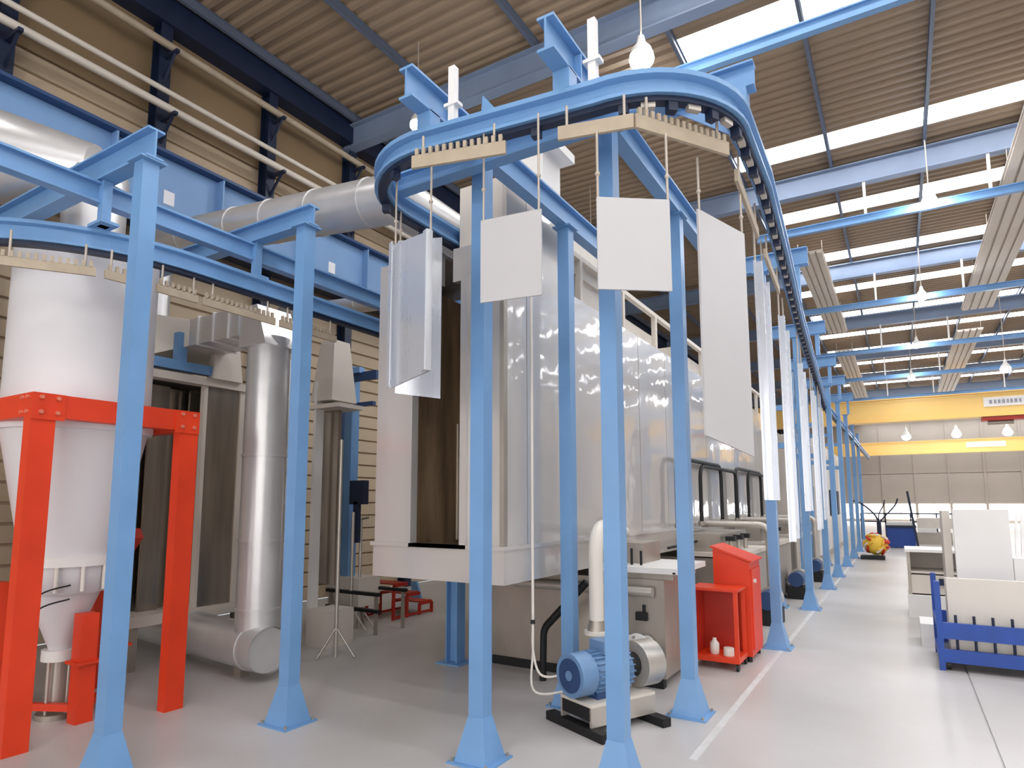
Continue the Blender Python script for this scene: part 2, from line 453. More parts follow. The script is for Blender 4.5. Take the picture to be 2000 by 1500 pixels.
lamp(py_(1964, 718, 26), ZR + .02, .15, 'lamp at the right edge above the yellow crane')
for q, nm in (((1770, 851), 'left'), ((1868, 846), 'middle'), ((1968, 842), 'right')):
    lamp(py_(*q, 52), ZR + .02, .27, '%s of three far lamps between the two yellow cranes' % nm, .5)

# yellow bridge cranes
def crane(y, z0, z1, label, sx0, sx1, sz0, sz1):
    t = thing('bridge_crane', (2, y, z0), label, 'crane')
    MB().box(-7.6, XR - .6, y - .22, y + .22, z0, z1).build('box_girder', 'yellow', t)
    MB().box(-7.6, XR - .6, y - .34, y + .34, z0 - .04, z0).build('bottom_flange', 'yellow', t)
    MB().box(-7.6, XR - .6, y - .3, y + .3, z1, z1 + .04).build('top_flange', 'yellow', t)
    MB().box(-7.95, -7.55, y - 1.2, y + 1.2, 6.08, 6.4).build('end_truck', 'yellow', t)
    sg = MB().box(sx0, sx1, y - .25, y - .22, sz0, sz1).build('sign', 'white_paint', t)
    return t, sg
cr1, sg = crane(34.4, 5.33, 6.33, 'nearer yellow crane bridge with a white sign', 3.3, 5.4, 5.72, 6.12)
lt = MB(); x = 3.5
for wd_ in (.16, .14, .14, .16, .12, .14, .16, .12):
    lt.box(x, x + wd_ * .6, 34.4 - .262, 34.4 - .25, 5.84, 6.0); x += wd_
lt.build('lettering', 'grey_letter', sg)
MB().prism([(4.75, 34.14, 5.76), (5.1, 34.14, 5.76), (4.95, 34.14, 6.08)], (0, 1, 0), .012).build('logo_mark', 'grey_letter', sg)
cr2, sg2 = crane(57.5, 5.3, 6.2, 'farther yellow crane bridge near the end wall', 4.3, 6.6, 5.62, 6.0)
ho = thing('crane_hoist', (5.2, 34.4, 4.6), 'dark red hoist trolley under the nearer yellow crane', 'hoist')
MB().box(3.2, 4.9, 34.1, 34.7, 5.12, 5.27).build('trolley', 'red_dark', ho)
MB().cyl((3.4, 34.4, 5.05), (4.3, 34.4, 5.05), .1, n=12).build('drum', 'steel_dull', ho)

# ================================================================== CONVEYOR STEEL
S = .105
def column(x, y, h, label, group=None, s=S):
    t = thing('support_column', (x, y, 0), label, 'column', group)
    MB().box(x - s / 2, x + s / 2, y - s / 2, y + s / 2, .012, h).build('shaft', 'blue', t)
    MB().box(x - .15, x + .15, y - .15, y + .15, 0, .012).build('base_plate', 'blue', t)
    a, b = .115, s / 2 + .002
    MB().add([(x - a, y - a, .012), (x + a, y - a, .012), (x + a, y + a, .012), (x - a, y + a, .012), (x - b, y - b, .27), (x + b, y - b, .27), (x + b, y + b, .27), (x - b, y + b, .27)],
             [(0, 3, 2, 1), (4, 5, 6, 7), (0, 1, 5, 4), (1, 2, 6, 5), (2, 3, 7, 6), (3, 0, 4, 7)]).build('base_flare', 'blue', t)
    MB().box(x - .085, x + .085, y - .085, y + .085, h, h + .012).build('cap_plate', 'blue', t)
    for sx in (-1, 1):
        for sy in (-1, 1):
            MB().cyl((x + sx * .125, y + sy * .125, .012), (x + sx * .125, y + sy * .125, .03), .011, n=6, smooth=False).build('anchor_bolt', 'steel_dull', t)
    return t
ZT = 3.96
column(-2.34, 3.50, ZT, 'blue column right in front of the washing tunnel entrance, its splayed foot fully in view')
column(-1.445, 3.58, ZT, 'blue column passing in front of the blue pump motor')
column(-1.46, 5.07, ZT, 'blue column between the steel tank and the red control desk')
column(-2.34, 4.80, ZT, 'blue column standing close to the tunnel side behind the pump motor')
rowY = [7.84, 10.87, 13.6, 15.9, 18.6, 21.4, 24.4, 27.6]
ordn = ['first', 'second', 'third', 'fourth', 'fifth', 'sixth', 'seventh', 'eighth']
for y, o_ in zip(rowY, ordn):
    column(-1.26, y, 4.2 if y > 7.9 else 4.3, '%s blue column beyond the red control desk along the aisle' % o_, 'blue columns along the aisle')
ZL = 3.78
column(-4.02, 2.11, ZL, 'leftmost blue column, tallest in the picture, in front of the red frame')
column(-3.92, 3.33, ZL, 'blue column between the vertical duct and the red step stool')

for y, o_ in zip((10.87, 13.6, 15.9, 18.6), ('second', 'third', 'fourth', 'fifth')):
    t = column(-1.72, y, 4.2, 'blue column paired inside the %s aisle column by a tie bar' % o_, 'inner blue columns')
    MB().bar((-1.665, y, 2.5), (-1.315, y, 2.5), .07, .09).build('tie_bar', 'blue', t)
    MB().bar((-1.665, y, 3.1), (-1.315, y, 3.1), .06, .08).build('tie_bar', 'blue', t)
# longitudinal beams over the front bend
def ybeam(x, y0, y1, z, label, h=.2, wd=.1):
    t = thing('support_beam', (x, (y0 + y1) / 2, z), label, 'beam')
    MB().ibeam((x, y0, z + h / 2), (x, y1, z + h / 2), wd, h, .016, .012).build('profile', 'blue', t)
    return t
b1 = ybeam(-2.34, 2.68, 6.6, ZT + .012, 'left blue beam running over the front bend of the track')
b2 = ybeam(-1.45, 2.76, 6.6, ZT + .012, 'right blue beam running over the front bend of the track')
for b_, x in ((b1, -2.34), (b2, -1.45)):
    MB().box(x - .05, x + .05, 3.1, 3.112, ZT + .03, ZT + .19).build('stiffener', 'blue', b_)
def xbeam(y, x0, x1, z, label, h=.14, wd=.1, name='cross_beam'):
    t = thing(name, ((x0 + x1) / 2, y, z), label, 'beam')
    MB().ibeam((x0, y, z + h / 2), (x1, y, z + h / 2), wd, h, .014, .012).build('profile', 'blue', t)
    return t
xbeam(3.36, -3.12, -.85, 3.825, 'blue cross beam tying the two front columns together below the beams', .14)
t = xbeam(4.0, -1.6, -.62, 4.186, 'blue cross beam sticking out at upper right above the track bend', .17)
MB().bar((-.72, 4.0, 3.88), (-.72, 4.0, 4.186), .11, .11).build('drop_post', 'blue', t)
MB().prism([(-.78, 3.995, 4.186), (-1.12, 3.995, 4.186), (-.78, 3.995, 3.92)], (0, 1, 0), .012).build('gusset', 'blue', t)
# arms on the aisle columns
for y, z, x1, o_ in ((7.84, 4.32, -.74, 'first'), (10.87, 4.22, -.84, 'second'), (13.6, 4.22, -.9, 'third'), (15.9, 4.22, -.9, 'fourth'), (18.6, 4.22, -.9, 'fifth')):
    t = xbeam(y, -1.7, x1, z, 'short blue arm across the top of the %s column beyond the red desk' % o_, .2, .12, 'column_arm')
    MB().bar((x1 - .12, y, 3.88), (x1 - .12, y, z), .06, .06).build('drop_post', 'blue', t)

# main overhead track: comes out of the tunnel, bends round and runs down the aisle
ZTR = 3.80
def bend(c, r, a0, a1, n=12):
    return [Vector((c[0] + r * math.cos(math.radians(a0 + (a1 - a0) * i / n)), c[1] + r * math.sin(math.radians(a0 + (a1 - a0) * i / n)), ZTR)) for i in range(n + 1)]
RB = .62
path = [Vector((-3.04, 5.6, ZTR)), Vector((-3.04, 4.4, ZTR))]
path += bend((-3.04 + RB, 2.88 + RB), RB, 180, 270)
path += bend((-.66 - RB, 3.02 + RB), RB, 270, 358)
path += [Vector(p) for p in ((-.67, 4.45, ZTR), (-.75, 5.8, ZTR), (-.91, 8.17, ZTR), (-1.34, 15.9, ZTR), (-1.33, 18, ZTR), (-1.22, 36, ZTR))]
tk = thing('overhead_track', (-1.9, 3, 3.72), 'blue overhead track bending round in front of the washing tunnel and along the aisle', 'conveyor')
MB().sweep(path, [(-.055, -.075), (.055, -.075), (.055, -.055), (.02, -.045), (.02, .02), (.06, .03), (.06, .058), (-.06, .058), (-.06, .03), (-.02, .02), (-.02, -.045), (-.055, -.055)]).build('rail', 'blue', tk)
MB().sweep(path, [(-.03, -.105), (.03, -.105), (.03, -.078), (-.03, -.078)]).build('chain_channel', 'navy', tk)
# distance sampling along path
def sample(path, step, y_from=None):
    out = []; acc = 0.0
    for a, b in zip(path, path[1:]):
        L = (b - a).length
        if L == 0: continue
        while acc <= L:
            out.append((a.lerp(b, acc / L), (b - a).normalized())); acc += step
        acc -= L
    return out
tr_m = mesh_of(MB().cbox((0, 0, -.13), .05, .05, .05), 'trolley', 'navy')
link_m = mesh_of(MB().cbox((0, 0, -.118), .034, .075, .03), 'chain_link', 'pipe_grey')
side_m = mesh_of(MB().cbox((.045, 0, -.03), .03, .07, .045), 'guide_roller', 'black')
k = 0
for p, t_ in sample(path, .125):
    if p.y > 17: break
    k += 1
    bent = p.x > -1.1
    if not bent and k % 4: continue
    o = inst(tr_m if k % 2 == 0 else link_m, tk, 'trolley' if k % 2 == 0 else 'chain_link', p)
    o.rotation_euler.z = math.atan2(t_.y, t_.x) - math.pi / 2
    if bent and k % 2:
        o = inst(side_m, tk, 'guide_roller', p - Vector((t_.y, -t_.x, 0)) * .09); o.rotation_euler.z = math.atan2(t_.y, t_.x) - math.pi / 2
# clamps holding the track under the beams
for x, y, z1 in ((-2.34, 2.9, 3.98), (-1.45, 2.99, 3.98)):
    MB().cbox((x, y, (3.855 + z1) / 2), .1, .1, z1 - 3.855).build('clamp', 'blue', tk)
for x, y in ((-2.19, 2.95), (-1.3, 3.04)):
    MB().cbox((x, y, 4.06), .045, .045, .42).build('tension_post', 'white_paint', tk)
    MB().cbox((x, y, 4.02), .1, .06, .02).build('tension_plate', 'white_paint', tk)
for x, y in ((-2.95, 3.24), (-1.9, 2.9)):
    MB().prism([(x - .05, y, 3.856), (x + .05, y, 3.856), (x - .04, y, 3.97)], (0, 1, 0), .012).build('rail_bracket', 'blue', tk)

# left overhead track with its beams
ZT2 = 3.40
lp = [Vector((-4.48, 14, ZT2)), Vector((-4.48, 2.75, ZT2))]
cx, cy, r = -4.48 - 1.35, 2.75, 1.35
lp += [Vector((cx + r * math.cos(math.radians(-a)), cy + r * math.sin(math.radians(-a)), ZT2)) for a in range(6, 85, 6)]
lp += [Vector((-6.2, 1.38, ZT2)), Vector((-8.0, 1.38, ZT2))]
lt_ = thing('overhead_track', (-4.6, 3, 3.3), 'blue overhead track running past the white silo on the left', 'conveyor')
prof_r = [(-.05, -.07), (.05, -.07), (.05, -.052), (.018, -.042), (.018, .035), (.055, .045), (.055, .07), (-.055, .07), (-.055, .045), (-.018, .035), (-.018, -.042), (-.05, -.052)]
MB().sweep(lp, prof_r).build('rail', 'blue', lt_)
MB().sweep(lp, [(-.03, -.1), (.03, -.1), (.03, -.073), (-.03, -.073)]).build('chain_channel', 'navy', lt_)
for y in (2.11, 3.33):
    MB().bar((-4.52, y, 3.47), (-4.52, y, 3.79), .06, .06).build('drop_post', 'blue', lt_)
    MB().cbox((-4.52, y, 3.48), .18, .12, .02).build('drop_plate', 'blue', lt_)
xbeam(2.11, -7.4, -3.93, ZL + .012, 'blue cross beam on the leftmost column reaching left over the silo', .2, .11)
xbeam(3.33, -6.6, -3.83, ZL + .012, 'blue cross beam on the column beside the vertical duct', .16, .1)
ybeam(-4.56, -.5, 8.5, 3.63, 'blue beam hung lengthwise above the left track', .15, .09)

# ================================================================== LOAD BARS AND HANGING PANELS
def load_bar(a, b, zt, label, teeth=True, side=1, hang=None, h=.075):
    a, b = Vector(a), Vector(b); mid = (a + b) / 2
    t = thing('load_bar', mid, label, 'load bar', 'cream load bars under the tracks')
    MB().bar(a, b, .02, h).build('bar', 'bar_cream', t)
    if teeth:
        mb = MB(); L = (b - a).length; n_ = int(L / .042); d = (b - a).normalized()
        for i in range(n_):
            c = a + d * (.03 + i * (L - .06) / max(1, n_ - 1)); c.z += h / 2 + .018
            mb.cbox(c, .02, .02, .045, math.atan2(d.y, d.x))
        o = mb.build('comb_teeth', 'bar_cream', t); o['kind'] = 'stuff'
    for f in (.12, .88):
        c = a.lerp(b, f); MB().cyl((c.x, c.y, c.z + h / 2), (c.x, c.y, zt), .008, n=6).build('suspension_rod', 'wire', t)
    return t
load_bar(pz(805, 318, 3.55), pz(988, 288, 3.55), 3.7, 'toothed cream load bar under the left half of the front bend')
load_bar(pz(1090, 262, 3.55), pz(1238, 236, 3.55), 3.7, 'plain cream load bar under the middle of the front bend', teeth=False)
load_bar(pz(1240, 236, 3.55), pz(1422, 292, 3.55), 3.7, 'toothed cream load bar under the right end of the front bend')
load_bar((-.71, 3.75, 3.52), (-.76, 4.7, 3.52), 3.7, 'cream load bar on the right straight just past the bend', teeth=False)
load_bar((-.78, 5.1, 3.52), (-.83, 6.1, 3.52), 3.7, 'cream load bar above the second tall panel on the right', teeth=False)
lb_names = ['leftmost toothed load bar in front of the white silo', 'toothed load bar partly behind the leftmost blue column', 'toothed load bar before the rectangular duct', 'toothed load bar before the duct elbow', 'toothed load bar partly behind the second blue column of the left row']
yy = [(1.60, 2.08), (2.13, 2.42), (2.47, 2.79), (2.83, 3.5), (3.55, 4.2)]
for (ya, yb), nm in zip(yy, lb_names):
    def xo(y): return -4.47 if y > 2.3 else -4.47 - (2.3 - y) ** 1.6 * .45
    load_bar((xo(ya), ya, 3.14 - (.03 if ya < 2 else 0)), (xo(yb), yb, 3.14), 3.32, nm, h=.06)

def hung_panel(Pl, Pr, tl, tr, br, bl, matname, label, th=.012, flange=.0, hooks=(), hz=3.52, name='hanging_panel'):
    """corners are pixels on the vertical lines through Pl and Pr"""
    c4 = [pd(*bl, Pl), pd(*br, Pr), pd(*tr, Pr), pd(*tl, Pl)]
    for c, P in zip(c4, (Pl, Pr, Pr, Pl)): c.x, c.y = P[0], P[1]
    mid = sum(c4, Vector()) / 4; mid.z = min(c4[0].z, c4[1].z)
    t = thing(name, mid, label, 'panel', 'sheet metal panels hanging from the track')
    MB().slab(c4, th).build('sheet', matname, t)
    nn = (c4[1] - c4[0]).cross(c4[3] - c4[0]).normalized()
    if nn.dot(CAM - mid) < 0: nn = -nn
    if flange:
        for a, b in ((c4[0], c4[3]), (c4[1], c4[2])):
            d = (c4[1] - c4[0]).normalized(); s_ = 1 if a is c4[0] else -1
            MB().slab([a + nn * th / 2, a + nn * flange, b + nn * flange, b + nn * th / 2], .008).build('flange', matname, t)
            MB().slab([a + nn * flange, a + nn * flange + d * s_ * .04, b + nn * flange + d * s_ * .04, b + nn * flange], .008, nn).build('lip', matname, t)
    for f in hooks:
        p = c4[3].lerp(c4[2], f)
        MB().cyl((p.x, p.y, p.z - .01), (p.x, p.y, hz), .007, n=6).build('hook_wire', 'wire', t)
        MB().ico((p.x, p.y, p.z + (hz - p.z) * .35), .014, 1, 1, 1, 8, 6).build('hook_knot', 'wire', t)
    return t
hung_panel((-2.74, 3.06), (-2.27, 2.86), (768, 478), (858, 450), (864, 724), (772, 758), 'sheet_alu', 'folded aluminium panel hanging left of the tunnel opening', flange=.035, hooks=(.03, .97), hz=3.73)
hung_panel((-1.945, 2.9), (-1.555, 2.9), (942, 432), (1058, 408), (1063, 576), (946, 592), 'sheet_white', 'small square grey-white panel hanging beside the front column', hooks=(.04, .96), flange=0, hz=3.73)
hung_panel((-1.235, 2.9), (-.925, 3.12), (1167, 385), (1306, 391), (1301, 570), (1165, 565), 'sheet_white', 'small square white panel hanging at the middle of the front bend', hooks=(.02, .98))
hung_panel((-.86, 3.42), (-.72, 3.95), (1383, 405), (1468, 455), (1468, 892), (1372, 850), 'sheet_white', 'tall white panel hanging from the right side of the bend', hooks=(.04, .96), flange=0)
# narrow folded return of the left panel
hp = hung_panel((-3.01, 3.40), (-2.73, 3.56), (765, 470), (825, 462), (825, 778), (765, 768), 'sheet_alu', 'second narrow panel hanging right behind the folded aluminium panel', flange=0, hooks=(.05,), hz=3.73)
# tall panels down the aisle side
tall = [((-.80, 4.75), (-.84, 5.35), 3.35, 1.62), ((-.87, 6.3), (-.92, 7.0), 3.35, 1.25), ((-.97, 8.4), (-1.01, 9.1), 3.3, 1.5), ((-1.07, 10.6), (-1.1, 11.2), 3.3, 1.2), ((-1.16, 12.6), (-1.19, 13.2), 3.3, 1.3)]
for (a, b, z1, z0), nm in zip(tall, ('shiny steel panel right behind the tall white panel', 'tall steel panel beside the first aisle column', 'steel panel between the first and second aisle columns', 'steel panel hanging beside the second aisle column', 'far steel panel hanging before the third aisle column')):
    t = thing('hanging_panel', (a[0], a[1], z0), nm, 'panel', 'sheet metal panels hanging from the track')
    A, B = Vector((a[0], a[1], z0)), Vector((b[0], b[1], z0))
    MB().slab([A, B, B + Vector((0, 0, z1 - z0)), A + Vector((0, 0, z1 - z0))], .014).build('sheet', 'sheet_alu', t)
    for f in (.08, .92):
        p = A.lerp(B, f); MB().cyl((p.x, p.y, z1 - .01), (p.x, p.y, 3.7), .008, n=6).build('hook_wire', 'wire', t)
        MB().slab([p + Vector((.007, 0, 0)), p + Vector((.05, 0, 0)), p + Vector((.05, 0, z1 - z0)), p + Vector((.007, 0, z1 - z0))], .01).build('flange', 'sheet_alu', t)

# ================================================================== WASHING TUNNEL
WX0, WX1, WY0 = -3.78, -2.51, 4.05
VZ0, VZ1 = 1.0, 3.66
OX0, OX1, OZ0, OZ1 = -3.37, -2.89, 1.28, 3.38
tun = thing('washing_tunnel', (-3.1, 9, .9), 'long stainless steel washing tunnel with a tall dark entrance slot', 'washing tunnel')
VY1 = 5.08
def wp(name, m_, *bx): return MB().box(*bx).build(name, m_, tun)
wp('front_panel', 'steel', WX0, OX0, WY0, WY0 + .05, 1.26, VZ1)
wp('front_panel', 'steel', OX1, WX1, WY0, WY0 + .05, 1.26, VZ1)
wp('front_panel', 'steel', OX0, -3.11, WY0, WY0 + .05, OZ1, VZ1)
wp('front_panel', 'steel', -2.99, OX1, WY0, WY0 + .05, OZ1, VZ1)
wp('front_panel', 'steel', OX0, OX1, WY0, WY0 + .05, 1.26, OZ0)
# rim of the opening
wp('opening_rim', 'steel', OX1, OX1 + .06, WY0 - .03, WY0, OZ0, OZ1 + .03)
wp('opening_rim', 'steel', OX0 - .02, OX0, WY0 - .03, WY0, OZ0, OZ1 + .03)
wp('opening_rim', 'steel', OX0 - .02, OX1 + .06, WY0 - .03, WY0, OZ0 - .03, OZ0)
# vestibule shell
wp('left_side', 'steel', WX0, WX0 + .04, WY0 + .05, VY1, 1.0, VZ1)
for ya, yb in ((4.1, 4.42), (4.42, VY1)):
    wp('side_panel', 'steel', WX1 - .04, WX1, ya, yb - .012, 1.28, 4.2)
wp('corner_trim', 'steel_dull', WX1 - .03, WX1 + .008, WY0 - .004, WY0 + .05, 1.28, 3.66)
wp('lower_skirt', 'steel', WX0, WX1 + .015, WY0 - .015, WY0 + .03, 1.0, 1.255)
wp('lower_skirt', 'steel', WX1 - .04, WX1 + .015, WY0 + .03, 16.0, 1.0, 1.25)
wp('ledge', 'steel', WX0 - .02, WX1 + .03, WY0 - .03, WY0 + .02, 1.25, 1.28)
wp('ledge', 'steel', WX1 - .02, WX1 + .03, WY0 + .02, 16.0, 1.25, 1.28)
wp('bottom_plate', 'steel_dull', WX0 + .02, WX1 - .02, WY0 + .05, 16.0, 1.0, 1.02)
wp('roof_plate', 'steel', WX0 + .02, -3.12, WY0 + .05, VY1, VZ1 - .03, VZ1)
wp('roof_plate', 'steel', -2.98, WX1 - .02, WY0 + .05, VY1, VZ1 - .03, VZ1)
wp('roof_plate', 'steel', WX0 + .02, WX1 - .02, VY1, 16, 3.5, 3.54)
wp('inner_wall', 'inside_dark', OX1 + .12, OX1 + .15, WY0 + .06, 15, 1.05, 3.5)
wp('inner_wall', 'inside_dark', OX0 - .15, OX0 - .12, WY0 + .06, 15, 1.05, 3.5)
wp('inner_baffle', 'inside_dark', OX0 - .12, OX0 + .2, 5.4, 5.43, 1.05, 3.5)
wp('end_wall', 'inside_dark', WX0 + .05, WX1 - .05, 15.9, 16, 1.03, 3.5)
for i in range(3):
    wp('spray_pipe', 'pipe_grey', OX0 + .03 + i * .05, OX0 + .05 + i * .05, 4.6 + i * .08, 4.62 + i * .08, 1.28, 2.3 - i * .3)
# long side panels
yy_ = [5.08 + i * .99 for i in range(12)]
for y in yy_:
    wp('side_panel', 'steel', WX1 - .04, WX1 - .005 , y, min(16, y + .975), 1.28, 3.54)
wp('left_side', 'steel', WX0, WX0 + .04, VY1, 16, 1.0, 3.54)
# hood boxes on the roof
wp('hood', 'cream', -2.97, WX1 - .01, WY0 + .06, VY1 - .01, VZ1, 4.2)
wp('roof_box', 'cream', -4.0, -2.62, 5.2, 6.4, 3.86, 4.4)
wp('roof_box_band', 'white_paint', -4.02, -2.6, 5.18, 6.42, 4.4, 4.44)
wp('roof_box_leg', 'cream', -3.7, -3.6, 5.25, 6.3, 3.54, 3.9)
wp('roof_box_leg', 'cream', -2.75, -2.65, 5.25, 6.3, 3.54, 3.9)
MB().add([(-3.9, 5.25, 4.44), (-3.0, 5.25, 4.44), (-3.0, 6.35, 4.44), (-3.9, 6.35, 4.44), (-3.6, 5.5, 4.95), (-3.15, 5.5, 4.95), (-3.15, 6.1, 4.95), (-3.6, 6.1, 4.95)],
         [(0, 3, 2, 1), (4, 5, 6, 7), (0, 1, 5, 4), (1, 2, 6, 5), (2, 3, 7, 6), (3, 0, 4, 7)]).build('transition', 'cream', tun)
st = wp('exhaust_stack', 'white_paint', -2.74, -2.46, 4.62, 4.95, 4.2, 4.66)
MB().box(-2.8, -2.34, 4.56, 5.01, 4.66, 4.74).build('stack_cap', 'white_paint', st)
wp('roof_rail', 'cream', WX1 - .12, WX1 - .06, 5.1, 15.5, 4.0, 4.05)
for i in range(9):
    y = 5.6 + i * 1.15
    wp('roof_post', 'cream', WX1 - .12, WX1 - .06, y, y + .06, 3.54, 4.0)
for y0, y1, zz in ((7.2, 8.4, 3.85), (9.2, 11.2, 3.9), (12, 14.4, 3.8)):
    wp('roof_tray', 'cream', -3.5, -2.75, y0, y1, 3.54, zz)

# blue legs carrying the tunnel
for x, y, lb in ((-3.93, 5.42, 'short blue leg under the left front of the washing tunnel'), (-3.72, 5.75, 'short blue leg set back behind the other under the tunnel')):
    t = thing('support_post', (x, y, 0), lb, 'leg')
    MB().ibeam((x, y, .012), (x, y, .98), .14, .14, .012, .01, up=(1, 0, 0)).build('shaft', 'blue', t)
    MB().box(x - .14, x + .14, y - .14, y + .14, 0, .012).build('base_plate', 'blue', t)
    MB().prism([(x - .13, y, .012), (x - .05, y, .012), (x - .05, y, .3)], (0, 1, 0), .012).build('gusset', 'blue', t)
# steel tank below the tunnel
tank = thing('rinse_tank', (-2.7, 6.4, 0), 'large steel tank below the tunnel with a flanged pipe on its front', 'tank')
def tp(name, m_, *bx): return MB().box(*bx).build(name, m_, tank)
tp('body', 'steel_dull', -3.62, -1.82, 5.62, 6.45, .08, .92)
tp('lid', 'white_paint', -2.5, -1.68, 5.56, 6.5, .98, 1.03)
tp('upper_box', 'steel_dull', -2.46, -1.75, 5.66, 6.4, .92, .98)
tp('upper_box', 'steel_dull', -2.44, -2.1, 5.9, 6.4, 1.03, 1.22)
tp('skid', 'black', -3.6, -1.84, 5.6, 5.68, 0, .08)
tp('skid', 'black', -3.6, -1.84, 6.36, 6.44, 0, .08)
MB().cyl((-3.3, 5.55, .82), (-1.9, 5.55, .82), .045, n=12).build('overflow_pipe', 'pipe_grey', tank)
for i in range(3):
    MB().cyl((-2.25 + i * .09, 5.75, 1.03), (-2.25 + i * .09, 5.75, 1.2 - i * .02), .012, n=8).build('probe', 'black', tank)
MB().cyl((-2.3, 5.72, 1.28), (-2.3, 5.66, 1.28), .055, n=16).build('gauge', 'black', tank)
MB().cyl((-2.3, 5.665, 1.28), (-2.3, 5.655, 1.28), .042, n=16).build('gauge_face', 'white_paint', tank)
MB().cbox((-2.02, 5.6, .6), .1, .06, .07).cbox((-2.0, 5.6, .66), .02, .03, .08).build('valve', 'black', tank)
sk_ = tp('label_plate', 'black', -1.72, -1.695, 5.553, 5.56, .985, 1.0)
# flanged suction pipe
fp = py_(1250, 1264, 5.42)
sp = thing('suction_pipe', fp, 'white flanged pipe end in front of the steel tank', 'pipe')
MB().cyl((fp.x, 5.6, fp.z), (fp.x, 5.36, fp.z), .07, n=20).build('stub', 'white_paint', sp)
MB().cyl((fp.x, 5.36, fp.z), (fp.x, 5.33, fp.z), .125, n=24).build('flange', 'white_paint', sp)
MB().cyl((fp.x, 5.33, fp.z), (fp.x, 5.22, fp.z), .075, n=20).build('reducer', 'white_paint', sp)
for i in range(8):
    q = i * math.pi / 4 + .2
    MB().cyl((fp.x + .1 * math.cos(q), 5.33, fp.z + .1 * math.sin(q)), (fp.x + .1 * math.cos(q), 5.315, fp.z + .1 * math.sin(q)), .012, n=6).build('bolt', 'steel_dull', sp)
# ---- pump
mc = Vector((-1.95, 4.52, .38))
ax = Vector((.42, .9, 0)).normalized(); sdv = Vector((ax.y, -ax.x, 0))
pm = thing('pump', (mc.x, mc.y, 0), 'blue electric pump motor on a grey box pedestal with black skids', 'pump')
a = mc - ax * .2; b = mc + ax * .2
MB().cyl(a, b, .135, n=28).build('motor_body', 'blue_motor', pm)
for i in range(22):
    q = 2 * math.pi * i / 22; d = sdv * math.cos(q) + Vector((0, 0, 1)) * math.sin(q)
    MB().bar(a + d * .143 + ax * .06, b + d * .143, .008, .026, up=d).build('cooling_fin', 'blue_motor', pm)
fc = MB(); fc.cyl(a - ax * .1, a + ax * .04, .152, n=32).build('fan_cover', 'blue_motor', pm)
MB().cyl(a - ax * .106, a - ax * .098, .118, n=28).build('fan_grille', 'blue_dark', pm)
MB().cyl(a - ax * .112, a - ax * .1, .035, n=16).build('fan_hub', 'blue_motor', pm)
tb = mc + Vector((0, 0, .17)) + ax * .02
MB().cbox(tb, .13, .16, .09, math.atan2(ax.y, ax.x)).build('terminal_box', 'blue_motor', pm)
MB().cyl(b, b + ax * .12, .09, n=20).build('coupling', 'black', pm)
MB().cyl(b + ax * .12, b + ax * .3, .17, n=28).build('volute', 'pipe_grey', pm)
MB().cbox((mc.x, mc.y, .235), .26, .2, .05, math.atan2(ax.y, ax.x)).build('foot', 'blue_dark', pm)
rz = math.atan2(ax.y, ax.x)
base_c = mc + ax * .06
def onax(u, v, z): return base_c + ax * u + sdv * v + Vector((0, 0, z - base_c.z))
pl = MB().cbox(onax(0, 0, .2), .62, .34, .022, rz).build('pedestal_top', 'cream', pm)
for v in (-.16, .16): MB().cbox(onax(0, v, .125), .62, .02, .13, rz).build('pedestal_side', 'pipe_grey', pm)
MB().cbox(onax(-.3, 0, .145), .02, .32, .09, rz).build('pedestal_end', 'black', pm)
MB().cbox(onax(.3, 0, .125), .02, .32, .13, rz).build('pedestal_end', 'black', pm)
for u in (-.3, .28): MB().cbox(onax(u, 0, .03), .08, .62, .06, rz + 0).build('skid', 'black', pm)
# discharge pipe: up from the pump, elbow to the right
vp_ = py_(1166, 1240, 4.80)
dp = thing('discharge_pipe', (vp_.x, vp_.y, vp_.z), 'thick pale vertical pipe with an elbow rising behind the pump', 'pipe')
pts = [Vector((vp_.x, vp_.y, .6)), Vector((vp_.x, vp_.y, 1.1))] + arc((vp_.x, vp_.y, 1.15), (vp_.x, vp_.y, 1.4), (vp_.x - .04, vp_.y + .25, 1.4), 8) + [Vector((-2.3, 5.75, 1.35)), Vector((-2.4, 6.2, 1.3))]
MB().tube(pts, .058, 14).build('pipe', 'pipe_white', dp)
MB().cyl((vp_.x, vp_.y, .57), (vp_.x, vp_.y, .6), .1, n=20).build('flange', 'pipe_white', dp)
MB().cyl((vp_.x, vp_.y, .6), (vp_.x, vp_.y, .68), .075, .058, n=20).build('reducer', 'steel_dull', dp)
